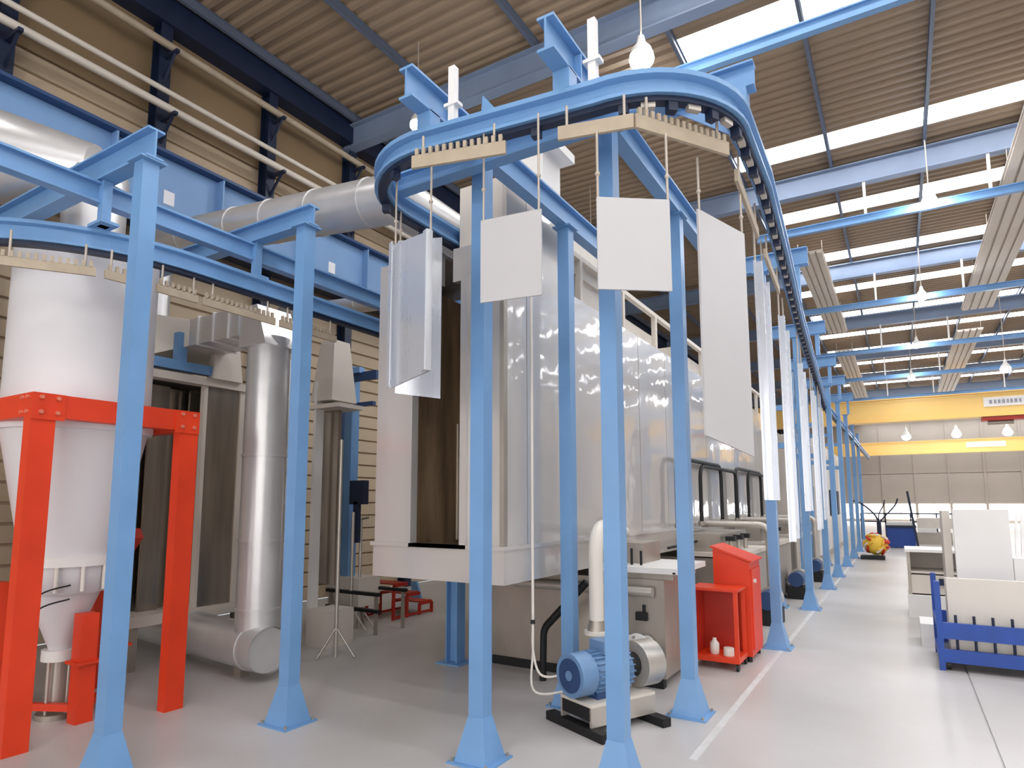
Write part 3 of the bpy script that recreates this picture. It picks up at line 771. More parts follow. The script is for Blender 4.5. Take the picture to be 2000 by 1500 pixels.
# conduit and cable down to the motor
r0 = px_(1040, 1060, -2.43)
cdt = thing('cable_conduit', (r0.x, r0.y, .7), 'thin white conduit down the tunnel side with cables looping to the pump', 'conduit')
MB().cyl((r0.x, r0.y, 3.3), (r0.x, r0.y, .72), .011, n=8).build('conduit', 'pipe_white', cdt)
MB().cyl((r0.x, r0.y, .72), (r0.x, r0.y, .69), .018, n=8).build('end_fitting', 'black', cdt)
e = tb - ax * .02 - sdv * .08
for dz, dx in ((0, 0), (-.12, -.06)):
    c1 = [Vector((r0.x, r0.y, .7)), Vector((r0.x + .0, r0.y, .5)), Vector((r0.x + .06 + dx, r0.y, .33 + dz)), Vector((r0.x + .2, r0.y + .05, .33 + dz)), Vector((e.x - .05, e.y, .4 + dz)), e + Vector((0, 0, dz))]
    def catmull(P, n=6):
        out = []; P = [P[0]] + P + [P[-1]]
        for i in range(1, len(P) - 2):
            for k in range(n):
                t = k / n; p0, p1, p2, p3 = P[i - 1], P[i], P[i + 1], P[i + 2]
                out.append(.5 * ((2 * p1) + (p2 - p0) * t + (2 * p0 - 5 * p1 + 4 * p2 - p3) * t * t + (3 * p1 - p0 - 3 * p2 + p3) * t ** 3))
        return out + [P[-1]]
    MB().tube(catmull(c1), .009, 8).build('cable', 'pipe_white', cdt)
# black bent strut below tunnel
hs = thing('bent_tube', (-2.7, 5.3, .3), 'black bent square tube leaning below the tunnel behind the pump', 'tube')
p1, p2, p3 = py_(1060, 1295, 5.3), py_(1062, 1228, 5.3), py_(1108, 1178, 5.3)
p1.z = 0
MB().tube(rounded([p1, p2, p3, p3 + (p3 - p2) * .8], .06, 4), .035, 4).build('tube', 'black', hs)
# hoop hoses on the ledge
def hoop(y0, y1, z1, label, x=-2.42, r=.028):
    t = thing('hose_loop', (x, (y0 + y1) / 2, 1.28), label, 'hose', 'black hose loops on the tunnel ledge')
    MB().tube(rounded([(x, y0, 1.28), (x, y0, z1), (x, y1, z1), (x, y1, 1.28)], .22, 8), r, 10).build('hose', 'rubber', t)
    for y in (y0, y1): MB().cyl((x, y, 1.28), (x, y, 1.34), r + .012, n=10).build('fitting', 'steel_dull', t)
hoop(8.1, 10.5, 2.18, 'nearest black hose loop on the tunnel ledge'); hoop(9.25, 11.6, 2.13, 'second black hose loop on the tunnel ledge'); hoop(11.55, 13.9, 2.2, 'third black hose loop on the tunnel ledge'); hoop(12.6, 15.2, 2.16, 'farthest black hose loop on the tunnel ledge')
# machines beyond the tank: further tanks and pumps along the tunnel
for i, (y0, y1) in enumerate(((8.4, 10.2), (11.15, 12.7), (13.9, 15.5))):
    o_ = ('second', 'third', 'fourth')[i]
    t = thing('rinse_tank', (-2.3, y0, 0), '%s steel tank along the tunnel beyond the red control desk' % o_, 'tank', 'tanks along the tunnel')
    MB().box(-2.9, -1.75, y0, y1, .08, .9).build('body', 'steel_dull', t)
    MB().box(-2.4, -1.7, y0 - .04, y1 + .04, .92, .97).build('lid', 'cream', t)
    MB().box(-2.4, -2.0, y0 + .1, y1 - .1, .97, 1.2).build('upper_box', 'steel_dull', t)
    MB().box(-2.9, -1.78, y0, y0 + .07, 0, .08).build('skid', 'black', t)
    MB().box(-2.9, -1.78, y1 - .07, y1, 0, .08).build('skid', 'black', t)
    for k in range(3):
        yv = y0 + .25 + k * .45
        MB().cyl((-1.9, yv, .97), (-1.9, yv, 1.12), .03, n=10).build('pipe_stub', 'pipe_grey', t)
        MB().cbox((-1.9, yv, 1.14), .12, .1, .06).build('valve', 'black', t)
    pc = Vector((-1.58, y0 + .7, .32))
    t2 = thing('pump', (pc.x, pc.y, 0), 'dark pump beside the %s tank behind the aisle columns' % o_, 'pump', 'pumps along the tunnel')
    MB().cyl(pc, pc + Vector((0, .32, 0)), .12, n=18).build('motor_body', 'blue_dark', t2)
    MB().cyl(pc + Vector((0, .32, 0)), pc + Vector((0, .45, 0)), .15, n=18).build('volute', 'pipe_grey', t2)
    MB().box(pc.x - .14, pc.x + .14, pc.y, pc.y + .5, .0, .2).build('pedestal', 'black', t2)
    MB().tube(rounded([pc + Vector((0, .38, .1)), (pc.x, pc.y + .38, 1.3), (-2.5, pc.y + .38, 1.3)], .15), .045, 10).build('riser', 'pipe_grey', t2)
    t3 = thing('tunnel_pipe', (-2.4, y0, 1.1), 'thin dark pipe run on the tunnel above the %s tank' % o_, 'pipe', 'pipe runs on the tunnel')
    MB().tube(rounded([(-2.46, y0 - .6, 1.05), (-2.3, y0, 1.1), (-2.3, y1, 1.16)], .1), .016, 8).build('pipe', 'black', t3)
# far tunnel (drying section) continuing the line
ov = thing('drying_tunnel', (-3.2, 22, 0), 'pale panelled drying tunnel far down the line beyond the washing tunnel', 'oven')
for i in range(10):
    MB().box(-1.95, -1.9, 16.6 + i * 1.2, 17.77 + i * 1.2, .2, 3.3).build('side_panel', 'cream' if i % 2 else 'white_paint', ov)
MB().box(-4.4, -1.95, 16.6, 28.6, .2, 3.25).build('body', 'cream', ov)
MB().box(-4.4, -1.95, 16.8, 28.4, 0, .2).build('plinth', 'steel_dull', ov)
for i in range(4):
    MB().box(-1.9, -1.86, 17.2 + i * 2.6, 17.9 + i * 2.6, 1.2, 2.0).build('hatch', 'navy', ov)

# ================================================================== RED DESK AND CART
rd = thing('control_desk', (-1.5, 7.0, 0), 'tall orange-red control cabinet with a sloping desk top', 'cabinet')
x0, x1, y0, y1 = -1.72, -1.36, 6.96, 7.5
MB().prism([(x0, y0, .06), (x0, y1, .06), (x0, y1, 1.13), (x0, y0, 1.13)], (1, 0, 0), .001)
MB().add([(x0, y0, .06), (x1, y0, .06), (x1, y1, .06), (x0, y1, .06), (x0, y0, 1.13), (x1, y0, .99), (x1, y1, .99), (x0, y1, 1.13)],
         [(0, 3, 2, 1), (4, 5, 6, 7), (0, 1, 5, 4), (1, 2, 6, 5), (2, 3, 7, 6), (3, 0, 4, 7)]).build('body', 'red', rd)
MB().slab([(x0 - .02, y0 - .02, 1.145), (x1 + .03, y0 - .02, 1.0), (x1 + .03, y1 + .02, 1.0), (x0 - .02, y1 + .02, 1.145)], .02).build('top', 'red', rd)
MB().box(x1, x1 + .015, y0 + .05, y1 - .05, .12, .92).build('door', 'red', rd)
MB().cyl((x1 + .015, y0 + .12, .8), (x1 + .04, y0 + .12, .8), .02, n=12).build('lock', 'white_paint', rd)
for xx in (x0 + .04, x1 - .04):
    for y_ in (y0 + .05, y1 - .05): MB().cyl((xx, y_, 0), (xx, y_, .06), .025, n=10).build('foot', 'black', rd)
ct = thing('cart', (-1.6, 6.75, 0), 'low orange-red open frame cart in front of the red control cabinet', 'cart')
cx0, cx1, cy0, cy1 = -1.83, -1.42, 6.55, 6.9
for xx in (cx0, cx1):
    for y_ in (cy0, cy1):
        MB().bar((xx, y_, .07), (xx, y_, .74), .035, .035).build('post', 'red', ct)
        MB().cyl((xx - .012, y_, .035), (xx + .012, y_, .035), .035, n=14).build('wheel', 'rubber', ct)
MB().box(cx0 - .03, cx1 + .03, cy0 - .03, cy1 + .03, .74, .765).build('top_shelf', 'red', ct)
MB().box(cx0 - .02, cx1 + .02, cy0 - .02, cy1 + .02, .07, .12).build('bottom_tray', 'red', ct)
MB().box(cx0 + .02, cx1 - .05, cy1 - .02, cy1 - .01, .12, .74).build('back_panel', 'red_dark', ct)
MB().box(cx0 + .015, cx0 + .025, cy0 + .02, cy1 - .02, .12, .74).build('side_panel', 'red_dark', ct)
can = thing('bottle', (-1.6, 6.66, .12), 'small pale bottle lying in the bottom tray of the red cart', 'bottle')
MB().lathe((-1.66, 6.66, .12), [(.04, 0), (.045, .02), (.045, .1), (.02, .13), (.02, .15)], 14).build('body', 'pipe_white', can)
can2 = thing('tin', (-1.52, 6.64, .12), 'squat pale tin in the bottom tray of the red cart', 'tin')
MB().lathe((-1.52, 6.64, .12), [(.05, 0), (.05, .07), (.046, .075)], 16).build('body', 'pipe_white', can2)

# ================================================================== RIGHT SIDE
rk = thing('sheet_rack', (1.2, 8, 0), 'deep blue steel rack trolley holding upright boards at the right edge', 'rack')
def rp(name, m_, *bx): return MB().box(*bx).build(name, m_, rk)
ry0, ry1 = 7.63, 8.5
for y_ in (ry0, ry1):
    rp('end_post', 'blue_rack', .22, .27, y_, y_ + .05, 0, .84)
    rp('end_post', 'blue_rack', 2.4, 2.45, y_, y_ + .05, 0, .84)
    rp('top_beam', 'blue_rack', .27, 2.4, y_, y_ + .04, .30, .45)
    rp('bottom_beam', 'blue_rack', .27, 2.4, y_, y_ + .05, .08, .2)
rp('end_rail', 'blue_rack', .22, .27, ry0 + .05, ry1, .4, .45)
rp('end_rail', 'blue_rack', .22, .27, ry0 + .05, ry1, .1, .16)
rp('deck', 'navy', .25, 2.42, ry0 + .05, ry1, .1, .13)
for i in range(14):
    x = .38 + i * .145
    MB().cyl((x, ry0 + .07, .13), (x, ry0 + .07, .52), .012, n=8).build('peg', 'navy', rk)
for x in (.3, 2.3):
    for y_ in (ry0 + .08, ry1 - .04):
        MB().cyl((x - .02, y_, .05), (x + .02, y_, .05), .05, n=16).build('wheel', 'rubber', rk)
for i in range(4):
    y_ = ry0 + .16 + i * .12
    tag(MB().box(.33, 2.2, y_, y_ + .03, .13, .86 - .01 * i).build('board', 'board'), '%s large pale board standing upright in the blue rack' % ('front', 'second', 'third', 'rearmost')[i], 'board', 'boards in the blue rack')
wpn = tag(MB().box(.52, 1.06, 9.5, 9.62, 0, 1.52).build('white_sheet', 'white_paint'), 'tall white sheet standing on end behind the blue rack', 'sheet')
tag(MB().box(.42, .5, 9.7, 10.3, 0, 1.5).build('grey_sheet', 'cream'), 'narrow grey sheet edge beside the tall white sheet', 'sheet')
st_ = thing('profile_stack', (1.5, 9.7, 0), 'stack of corrugated grey profiles to the right of the tall white sheet', 'profiles')
MB().box(1.08, 1.9, 9.6, 10.3, 0, .95).build('crate', 'white_paint', st_)
for i in range(14):
    x = 1.12 + i * .055
    MB().bar((x, 9.62, .97), (x + .03, 9.7, 1.45), .03, .03).build('profile', 'galv', st_)
cb = thing('work_cabinet', (.3, 11.2, 0), 'white open cabinet with a shelf beyond the blue rack', 'cabinet')
def cp(name, m_, *bx): return MB().box(*bx).build(name, m_, cb)
cp('side', 'steel_dull', .02, .06, 11.0, 11.7, .06, .9); cp('side', 'white_paint', .86, .9, 11.0, 11.7, .06, .9)
cp('top', 'white_paint', 0, .92, 10.96, 11.74, .9, .94); cp('back', 'cream', .06, .86, 11.66, 11.7, .06, .9)
cp('shelf', 'cream', .06, .86, 11.02, 11.66, .6, .63); cp('drawer', 'cream', .06, .86, 11.02, 11.05, .32, .58)
cp('plinth', 'white_paint', .0, .92, 10.9, 11.7, 0, .3)
for i in range(2):
    tag(MB().cbox((.42 + i * .14, 11.0, .0), .07, .05, .09).build('clip_box', 'navy'), 'small dark box clipped to the white cabinet front, %s one' % ('left', 'right')[i], 'box')
for o in [o for o in bpy.data.objects if o.name.startswith('clip_box')]: o.location.z = .45; o.location.y = 10.99
wb = tag(MB().box(.1, .5, 8.75, 9.3, 0, .25).build('white_block', 'white_paint'), 'low white block on the floor behind the left post of the blue rack', 'block')
# far things
bx = thing('blue_container', (-.1, 27.5, 0), 'dark blue container with lighter rim far down the aisle', 'container')
MB().box(-.5, .36, 27, 28, .02, .72).build('body', 'blue_rack', bx)
MB().box(-.54, .4, 26.95, 28.05, .72, .8).build('rim', 'navy', bx)
MB().box(-.5, .36, 27.0, 28, .8, .92).build('cover', 'white_paint', bx)
rl = random.Random(4)
bc = Vector((-.68, 21.4, .42))
bn = thing('strap_bundle', (bc.x, bc.y, 0), 'round red and yellow bundle of straps at the foot of the far columns', 'bundle')
MB().ico(bc, .3, 1, 1, 1, 14, 10).build('core', 'bundle_yellow', bn)
for i in range(34):
    q = rl.uniform(0, 6.28); ph = rl.uniform(-.9, 1.1)
    n_ = Vector((math.cos(ph) * math.cos(q), math.cos(ph) * math.sin(q), math.sin(ph)))
    u = n_.cross(Vector((0, 0, 1))).normalized(); v = n_.cross(u)
    a_ = rl.uniform(0, 3.14); d = u * math.cos(a_) + v * math.sin(a_)
    MB().tube([bc + (n_ + d * k * .16).normalized() * .32 for k in (-2, -1, 0, 1, 2)], .035, 6).build('strap', ('bundle_red', 'bundle_yellow', 'white_paint', 'bundle_red')[i % 4], bn)
MB().box(bc.x - .4, bc.x + .2, bc.y - .3, bc.y + .3, 0, .1).build('pallet', 'black', bn)
# dark curved frame before the far windows
fr = thing('branched_stand', (-.75, 27, 0), 'dark stand with curved branching arms before the far windows', 'stand')
MB().cyl((-.72, 26.6, 0), (-.72, 26.6, .95), .07, n=10).build('trunk', 'navy', fr)
MB().tube(catmull([Vector((-.72, 26.6, .9)), Vector((-.85, 26.6, 1.2)), Vector((-1.2, 26.6, 1.55)), Vector((-1.5, 26.6, 1.68))]), .03, 8).build('arm', 'navy', fr)
MB().tube(catmull([Vector((-.72, 26.6, .9)), Vector((-.5, 26.6, 1.15)), Vector((-.2, 26.6, 1.5)), Vector((-.1, 26.6, 1.75))]), .025, 8).build('arm', 'navy', fr)
MB().tube(catmull([Vector((-.72, 26.6, .9)), Vector((-.7, 26.6, 1.2)), Vector((-.55, 26.6, 1.5)), Vector((-.5, 26.6, 1.7))]), .02, 8).build('arm', 'navy', fr)
tt = thing('signpost', (.35, 26.6, 0), 'thin dark leaning pole beside the blue container', 'pole')
MB().bar((.42, 26.4, 0), (.2, 26.4, 2.0), .07, .07).build('pole', 'navy', tt)
fm = thing('far_machine', (1.0, 30, 0), 'low dark machine with white parts right of the blue container', 'machine')
MB().box(.4, 1.6, 30, 31, 0, .45).build('base', 'steel_dull', fm); MB().box(.5, 1.1, 29.9, 30.5, .45, .6).build('cover', 'white_paint', fm); MB().box(.5, 1.7, 30.2, 31, .6, 1.0).build('hood', 'pipe_grey', fm)
fg = thing('far_railing', (1, 33, 0), 'thin dark railing before the far windows', 'railing')
for z in (.75, 1.1): MB().box(-1.6, 2.2, 33, 33.05, z, z + .06).build('rail', 'navy', fg)
for i in range(5): MB().box(-1.6 + i * .94, -1.55 + i * .94, 33, 33.05, 0, 1.16).build('post', 'navy', fg)

# ================================================================== LEFT: SILO
sc_ = Vector((-5.52, 2.5, 0))
silo = thing('powder_silo', (sc_.x, sc_.y, .3), 'big white cylindrical silo with a conical bottom in the red frame', 'silo')
R = .5
MB().lathe(sc_, [(R, 2.2), (R, 3.58), (R * .96, 3.62), (R * .6, 3.72), (.02, 3.78)], 48).build('drum', 'silo', silo)
MB().lathe(sc_, [(R + .02, 2.14), (R + .03, 2.17), (R + .03, 2.2), (R, 2.22)], 48).build('ring', 'silo', silo)
MB().lathe(sc_, [(.30, 1.19), (R * .98, 2.14), (R, 2.16)], 48).build('cone', 'silo', silo)
MB().lathe(sc_, [(.34, 1.13), (.34, 1.2)], 40).build('flange', 'white_paint', silo)
MB().lathe(sc_, [(.24, .92), (.30, .93), (.31, 1.13)], 40).build('hopper', 'silo', silo)
MB().lathe(sc_, [(.075, .5), (.24, .92)], 32).build('lower_cone', 'silo', silo)
MB().lathe(sc_, [(.12, .42), (.12, .5)], 24).build('outlet_flange', 'white_paint', silo)
MB().lathe(sc_, [(.06, .1), (.06, .42)], 16).build('outlet_pipe', 'pipe_grey', silo)
for i in range(4):
    q = i * math.pi / 2 + .4
    MB().cyl((sc_.x + .09 * math.cos(q), sc_.y + .09 * math.sin(q), .04), (sc_.x + .09 * math.cos(q), sc_.y + .09 * math.sin(q), .42), .012, n=8).build('outlet_rod', 'pipe_grey', silo)
MB().lathe(sc_, [(.13, .0), (.13, .04)], 16).build('outlet_foot', 'steel_dull', silo)
for i in range(3):
    q = -.6 + i * .5
    MB().cyl((sc_.x + .33 * math.cos(q), sc_.y + .33 * math.sin(q), .95), (sc_.x + .33 * math.cos(q), sc_.y + .33 * math.sin(q), 1.13), .015, n=8).build('clamp_rod', 'pipe_white', silo)
for dz in (0, -.1):
    MB().tube(catmull([sc_ + Vector((.3, -.1, 1.0 + dz)), sc_ + Vector((.3, -.3, .95 + dz)), sc_ + Vector((.15, -.35, .75 + dz)), sc_ + Vector((.1, -.2, .55 + dz))]), .006, 6).build('air_hose', 'black', silo)
# red frame
rf = thing('silo_stand', (sc_.x, sc_.y, 0), 'bright red bolted steel frame standing around the white silo', 'frame')
fx0, fx1, fy0, fy1 = -6.14, -4.9, 1.93, 3.13
zt0, zt1 = 2.18, 2.34
LW = .15
for xx, y_ in ((fx1, fy0), (fx1, fy1), (fx0, fy0), (fx0, fy1)):
    sx = 1 if xx == fx1 else -1; sy = 1 if y_ == fy1 else -1
    mb = MB().box(min(xx, xx - sx * .1), max(xx, xx - sx * .1), min(y_, y_ - sy * LW), max(y_, y_ - sy * LW), 0, zt0)
    lg = mb.build('leg', 'red', rf)
    gp = MB().box(min(xx, xx + sx * .012), max(xx, xx + sx * .012), min(y_, y_ - sy * .2), max(y_, y_ - sy * .2), zt0 - .02, zt1).build('corner_plate', 'red', rf)
    for k in range(2):
        for zz in (zt0 + .03, zt1 - .03):
            yv = y_ - sy * (.05 + k * .1)
            MB().cyl((xx + sx * .012, yv, zz), (xx + sx * .028, yv, zz), .014, n=8).build('bolt', 'bolt', gp)
            xv = xx - sx * (.05 + k * .08)
            MB().cyl((xv, y_, zz), (xv, y_ + sy * .016, zz), .014, n=8).build('bolt', 'bolt', gp)
for y_ in (fy0, fy1):
    s_ = -1 if y_ == fy0 else 1
    MB().box(fx0, fx1, min(y_, y_ - s_ * .1), max(y_, y_ - s_ * .1), zt0, zt1).build('top_beam', 'red', rf)
for xx in (fx0, fx1):
    s_ = -1 if xx == fx0 else 1
    MB().box(min(xx, xx - s_ * .1), max(xx, xx - s_ * .1), fy0 + .1, fy1 - .1, zt0, zt1).build('top_beam', 'red', rf)
# small red inner stand
is_ = thing('hopper_stand', (-5.5, 2.75, 0), 'small red stand with cross plates beneath the silo cone', 'stand')
for (xx, y_, h_) in ((-5.24, 2.54, .78), (-5.62, 2.96, 1.2), (-5.9, 2.2, 1.0)):
    MB().box(xx - .06, xx + .06, y_ - .06, y_ + .06, .0, h_).build('leg', 'red', is_)
    MB().box(xx - .09, xx + .09, y_ - .09, y_ + .09, .42, .44).build('cross_plate', 'red', is_)
MB().bar((-5.24, 2.54, .1), (-5.62, 2.96, .1), .05, .05).build('tie_bar', 'red', is_)
MB().bar((-5.24, 2.54, .1), (-5.9, 2.2, .1), .05, .05).build('tie_bar', 'red', is_)
MB().bar((-5.62, 2.96, 1.18), (-5.42, 2.96, 1.35), .1, .1).build('top_arm', 'red_dark', is_)
sk = tag(MB().lathe((-6.05, 2.42, 0), [(.12, 0.0), (.13, .1), (.13, .4), (.08, .62), (.03, .85)], 16).build('powder_sack', 'sack_blue'), 'blue cloth sack hanging to the floor behind the silo cone', 'sack')
# ducts above the silo
du = thing('silo_duct', (-6, 2.4, 3.7), 'galvanised duct with a big reducer above the white silo', 'duct')
c0 = Vector((-5.78, 2.62, 0))
MB().lathe(c0, [(.235, 3.75), (.24, 4.05), (.235, 4.32)], 36).build('riser', 'galv', du)
MB().lathe(c0, [(.25, 4.28), (.25, 4.33)], 36).build('ring', 'galv', du)
MB().cyl((-5.8, 2.62, 4.45), (-6.5, 2.0, 4.55), .24, .42, n=36).build('reducer', 'galv', du)
MB().cyl((-6.5, 2.0, 4.55), (-7.3, 1.3, 4.55), .42, n=36).build('large_pipe', 'galv', du)
MB().ico((-5.79, 2.62, 4.38), .25, 1, 1, .8, 24, 12).build('elbow', 'galv', du)
# big inclined duct
bd = thing('exhaust_duct', (-5, 3.9, 4.2), 'thick galvanised duct slanting across towards the tunnel roof', 'duct')
A, B = CAM + ray(300, 478) * 7.35, CAM + ray(770, 388) * 5.4
MB().cyl(A, B, .205, n=36).build('pipe', 'galv', bd)
for f in (.2, .43, .58, .75, .93):
    c = A.lerp(B, f); d = (B - A).normalized(); MB().cyl(c - d * .012, c + d * .012, .213, n=36).build('seam_ring', 'galv', bd)
A2 = A + (A - B).normalized() * .0
MB().ico(A, .205, 1, 1, 1, 24, 12).build('elbow', 'galv', bd)
MB().cyl(A, A + Vector((0, 0, -.9)), .205, n=36).build('drop_pipe', 'galv', bd)
MB().ico(B, .205, 1, 1, 1, 24, 12).build('end_elbow', 'galv', bd)
MB().cyl(B, (B.x - .1, 5.2, 4.2), .205, n=36).build('end_pipe', 'galv', bd)
sd_ = thing('small_duct', (-5, 6.8, 3.5), 'thinner galvanised duct behind the left track', 'duct')
A, B = py_(560, 612, 6.6), py_(760, 588, 6.9)
MB().cyl(A + (A - B) * .05, B + (B - A) * .5, .12, n=24).build('pipe', 'galv', sd_)
for f in (.1, .7): c = A.lerp(B, f); d = (B - A).normalized(); MB().cyl(c - d * .01, c + d * .01, .128, n=24).build('seam_ring', 'galv', sd_)
# vertical duct and floor duct
vx, vy = -5.2, 4.02
vd = thing('vertical_duct', (vx, vy, .2), 'vertical galvanised duct dropping from a square elbow to the floor duct', 'duct')
MB().cyl((vx, vy, .3), (vx, vy, 3.2), .2, n=36).build('pipe', 'galv', vd)
for z in (.62, 1.25, 2.05, 3.1): MB().cyl((vx, vy, z - .012), (vx, vy, z + .012), .21, n=36).build('seam_ring', 'galv', vd)
MB().add([(vx - .2, vy - .2, 3.1), (vx + .2, vy - .2, 3.1), (vx + .2, vy + .2, 3.1), (vx - .2, vy + .2, 3.1), (vx - .2, vy - .2, 3.5), (vx + .05, vy - .2, 3.5), (vx + .05, vy + .2, 3.5), (vx - .2, vy + .2, 3.5)],
         [(0, 3, 2, 1), (4, 5, 6, 7), (0, 1, 5, 4), (1, 2, 6, 5), (2, 3, 7, 6), (3, 0, 4, 7)]).build('square_elbow', 'galv', vd)
MB().box(vx - 1.0, vx - .2, vy - .22, vy + .22, 3.22, 3.5).build('flat_duct', 'galv', vd)
for k in range(3): MB().box(vx - .85 + k * .25, vx - .83 + k * .25, vy - .235, vy + .235, 3.205, 3.515).build('duct_rib', 'white_paint', vd)
MB().add([(vx - 1.6, vy - .5, 3.1), (vx - 1.0, vy - .22, 3.22), (vx - 1.0, vy + .22, 3.22), (vx - 1.6, vy + .3, 3.1), (vx - 1.6, vy - .5, 3.62), (vx - 1.0, vy - .22, 3.5), (vx - 1.0, vy + .22, 3.5), (vx - 1.6, vy + .3, 3.62)],
         [(0, 3, 2, 1), (4, 5, 6, 7), (0, 1, 5, 4), (1, 2, 6, 5), (2, 3, 7, 6), (3, 0, 4, 7)]).build('flare', 'cream', vd)
MB().box(vx - 2.0, vx - 1.6, vy - .5, vy + .3, 3.08, 3.64).build('plenum', 'white_paint', vd)
fd = thing('floor_duct', (-6, 4.0, .05), 'galvanised duct lying along the floor with an open end toward the camera', 'duct')
fa, fb_ = Vector((-7.3, 4.18, .28)), Vector((-4.92, 3.94, .28))
MB().cyl(fa, fb_, .205, n=36, caps=False).build('pipe', 'galv', fd)
d = (fb_ - fa).normalized()
MB().cyl(fb_ - d * .03, fb_ - d * .02, .2, n=36).build('end_cap', 'galv', fd)
for f in (.45, .9): c = fa.lerp(fb_, f); MB().cyl(c - d * .012, c + d * .012, .214, n=36).build('seam_ring', 'galv', fd)
for f in (.3, .82):
    c = fa.lerp(fb_, f); MB().box(c.x - .05, c.x + .05, c.y - .05, c.y + .05, 0, .09).build('support_foot', 'steel_dull', fd)

# ================================================================== POWDER BOOTH
bo = thing('powder_booth', (-6.6, 5, 0), 'stainless powder coating booth with dark interior behind the red frame', 'booth')
def bp(name, m_, *bx): return MB().box(*bx).build(name, m_, bo)
BX = -6.3
bp('floor_pan', 'cream', -7.9, BX + .05, 3.4, 5.1, .42, .52)
bp('back_wall', 'mirror_steel', -7.9, -7.86, 3.4, 5.1, .52, 2.9)
for i, y in enumerate((3.42, 3.62, 3.86, 4.05)):
    bp('wall_panel', 'mirror_steel', BX - .35 + .1 * (i % 2), BX - .32 + .1 * (i % 2), y, y + .2, .52, 2.82)
bp('door_panel', 'mirror_steel', BX - .03, BX, 4.1, 4.5, .52, 2.85)
bp('door_frame', 'cream', BX - .05, BX + .02, 4.06, 4.1, .52, 2.88)
bp('door_frame', 'cream', BX - .05, BX + .02, 4.5, 4.56, .52, 2.88)
bp('lintel', 'cream', BX - .1, BX + .05, 3.3, 4.62, 2.85, 2.93)
bp('top_beam', 'blue', BX - .04, BX + .06, 3.2, 4.35, 2.96, 3.06)
bp('top_post', 'blue', BX - .04, BX + .05, 3.72, 3.82, 3.06, 3.36)
bp('front_wall', 'inside_dark', -7.9, BX - .45, 3.4, 3.44, .52, 2.9)
bp('roof', 'steel_dull', -7.9, BX, 3.4, 5.1, 2.9, 2.94)
bp('end_wall', 'mirror_steel', -7.9, BX, 5.06, 5.1, .52, 2.9)
bp('side_wall', 'steel', BX - .03, BX, 4.56, 5.1, .52, 2.9)
for x, y in ((-7.8, 3.5), (BX - .05, 3.5), (BX - .05, 5.0), (-7.8, 5.0), (BX - .05, 4.6)):
    bp('leg', 'steel_dull', x - .03, x + .03, y - .03, y + .03, 0, .42)
MB().add([(BX - .02, 4.1, 2.93), (BX + .1, 4.1, 2.93), (BX + .1, 4.46, 2.93), (BX - .02, 4.46, 2.93), (BX - .02, 4.16, 3.42), (BX + .06, 4.16, 3.42), (BX + .06, 4.42, 3.42), (BX - .02, 4.42, 3.42)],
         [(0, 3, 2, 1), (4, 5, 6, 7), (0, 1, 5, 4), (1, 2, 6, 5), (2, 3, 7, 6), (3, 0, 4, 7)]).build('hood_wedge', 'cream', bo)
# second booth beyond the second column
b2_ = thing('gun_booth', (-6.3, 6, 0), 'pale narrow gun booth with a wedge hood behind the second column', 'booth')
def gp2(name, m_, px0, px1, Y0, y_top, y_bot, dep=.25):
    a = py_(px0, y_bot, Y0); b = py_(px1, y_top, Y0)
    return MB().box(a.x, b.x, Y0, Y0 + dep, max(0, a.z), b.z).build(name, m_, b2_)
gp2('front_post', 'white_paint', 598, 620, 5.2, 745, 1225, .12)
gp2('front_post', 'white_paint', 532, 556, 5.2, 700, 1225, .12)
gp2('interior', 'mirror_steel', 621, 662, 5.4, 800, 1140, .05)
gp2('base', 'cream', 596, 640, 5.15, 1195, 1262, .4)
a, b = py_(606, 785, 5.2), py_(652, 660, 5.2)
MB().add([(a.x, 5.2, a.z), (b.x, 5.2, a.z), (b.x, 5.6, a.z), (a.x, 5.6, a.z), (a.x + .1, 5.25, b.z), (b.x - .04, 5.25, b.z), (b.x - .04, 5.5, b.z), (a.x + .1, 5.5, b.z)],
         [(0, 3, 2, 1), (4, 5, 6, 7), (0, 1, 5, 4), (1, 2, 6, 5), (2, 3, 7, 6), (3, 0, 4, 7)]).build('wedge_hood', 'cream', b2_)
gp2('lintel', 'cream', 600, 662, 5.18, 785, 800, .4)
gp2('control_box', 'cream', 536, 556, 5.1, 985, 1040, .1)
gp2('control_box', 'cream', 536, 556, 5.1, 1060, 1095, .1)
# blue gun manipulator
gm = thing('gun_mover', (-6.1, 6.2, 0), 'blue upright gun mover with cross arms and dark clamp', 'manipulator')
def gq(name, m_, px0, px1, Y0, y_top, y_bot, dep=.1):
    a = py_(px0, y_bot, Y0); b = py_(px1, y_top, Y0)
    return MB().box(a.x, b.x, Y0, Y0 + dep, max(0, a.z), b.z).build(name, m_, gm)
gq('column', 'blue', 664, 690, 6.2, 715, 1135, .14)
gq('column', 'blue_dark', 655, 664, 6.25, 735, 1135, .1)
gq('cross_arm', 'blue', 648, 702, 6.15, 716, 735, .1)
gq('arm', 'blue_dark', 690, 735, 6.2, 722, 745, .06)
gq('arm', 'blue_dark', 680, 728, 6.2, 783, 796, .06)
gq('brass_fitting', 'brass', 666, 674, 6.1, 750, 775, .05)
gq('carriage', 'navy', 682, 710, 6.1, 938, 985, .1)
gq('gun_arm', 'navy', 688, 699, 6.1, 980, 1060, .06)
gq('base', 'cream', 640, 700, 6.1, 1130, 1180, .4)
h_ = [py_(606, 1065, 5.5), py_(628, 1075, 5.5), py_(645, 1055, 5.5), py_(652, 990, 5.5), py_(650, 930, 5.5)]
hz_ = thing('powder_hose', h_[0], 'white powder hose sagging in a loop at the gun booth', 'hose'); MB().tube(catmull(h_), .02, 8).build('hose', 'pipe_white', hz_)
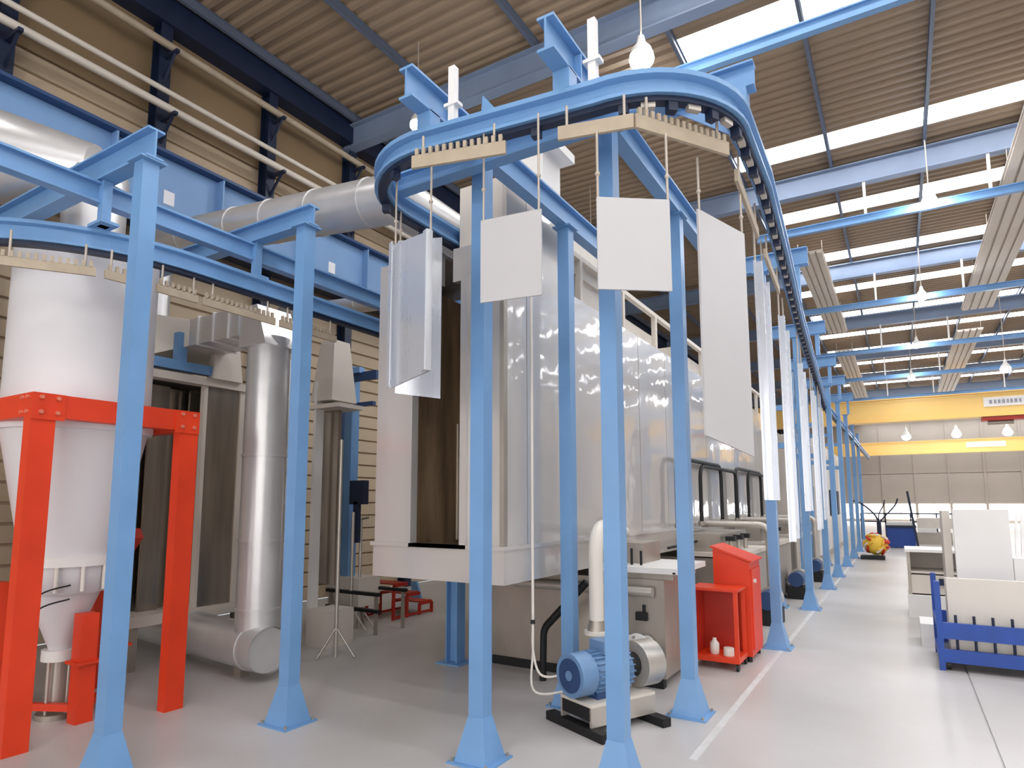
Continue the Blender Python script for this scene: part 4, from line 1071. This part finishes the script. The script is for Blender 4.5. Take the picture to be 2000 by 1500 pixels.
for px0, ytop, Y0, lb in ((655, 860, 4.95, 'thin grey floor stand rod nearest the second column'), (684, 1000, 6.0, 'thin grey rod standing before the blue gun mover'), (700, 1010, 6.2, 'thin brown rod with a cross bar right of the gun mover')):
    b = py_(px0, 1285 if Y0 < 5 else 1230, Y0); tpp = py_(px0 - 3, ytop, Y0)
    t = thing('floor_stand', (b.x, b.y, 0), lb, 'stand', 'thin floor stands')
    MB().cyl((b.x, b.y, 0), (b.x, b.y, tpp.z), .02, n=8).build('rod', 'pipe_grey', t)
    for q in (.3, 2.4, 4.5): MB().cyl((b.x, b.y, .3), (b.x + .22 * math.cos(q), b.y + .22 * math.sin(q), .012), .012, n=6).build('foot', 'pipe_grey', t)
    if Y0 > 6.1: MB().cyl((b.x - .12, b.y, tpp.z - .05), (b.x + .14, b.y, tpp.z - .0), .014, n=6).build('cross_bar', 'steel_dull', t)
# small work table
wt = thing('work_trestle', (-5.9, 6.4, 0), 'low dark trestle table beside the red step stool', 'trestle')
for (xx, y_) in ((-6.35, 6.0), (-5.55, 6.0), (-5.55, 6.5), (-6.35, 6.5)):
    MB().bar((xx + (.12 if xx < -6 else -.0), y_, 0), (xx, y_, .5), .035, .035).build('leg', 'steel_dull', wt)
MB().box(-6.4, -5.5, 5.97, 6.03, .46, .5).build('rail', 'black', wt); MB().box(-6.4, -5.5, 6.47, 6.53, .46, .5).build('rail', 'black', wt); MB().box(-6.4, -5.5, 5.97, 6.03, .26, .3).build('rail', 'black', wt)
# red step stool
ss = thing('step_stool', (-6.05, 7.2, 0), 'small red steel step stool left of the washing tunnel', 'stool')
o0 = pz(768, 1212); 
for i, (h_, d0, d1) in enumerate(((.46, 0, .28), (.3, .28, .56), (.15, .56, .84))):
    for s_ in (0, .5):
        xx = o0.x - s_
        MB().bar((xx, o0.y + d0, 0), (xx, o0.y + d0, h_), .035, .035).build('leg', 'red_dark', ss)
        MB().bar((xx, o0.y + d0, h_), (xx, o0.y + d1, h_), .035, .035).build('side_rail', 'red_dark', ss)
        MB().bar((xx, o0.y + d0, .03), (xx, o0.y + d1, .03), .03, .03).build('floor_rail', 'red_dark', ss)
    MB().box(o0.x - .5, o0.x, o0.y + d0, o0.y + d1, h_ + .015, h_ + .03).build('tread', 'red_dark', ss)
for s_ in (0, .5): MB().bar((o0.x - s_, o0.y + .84, 0), (o0.x - s_, o0.y + .84, .15), .035, .035).build('leg', 'red_dark', ss)
bl = thing('wall_brace', (-6.2, 8.1, 0), 'small blue triangular foot seen between the step stool and the tunnel', 'bracket')
q = pz(812, 1172)
MB().prism([(q.x - .1, q.y, 0), (q.x + .12, q.y, 0), (q.x + .0, q.y, .3), (q.x - .1, q.y, .3)], (0, 1, 0), .05).build('plate', 'blue', bl)
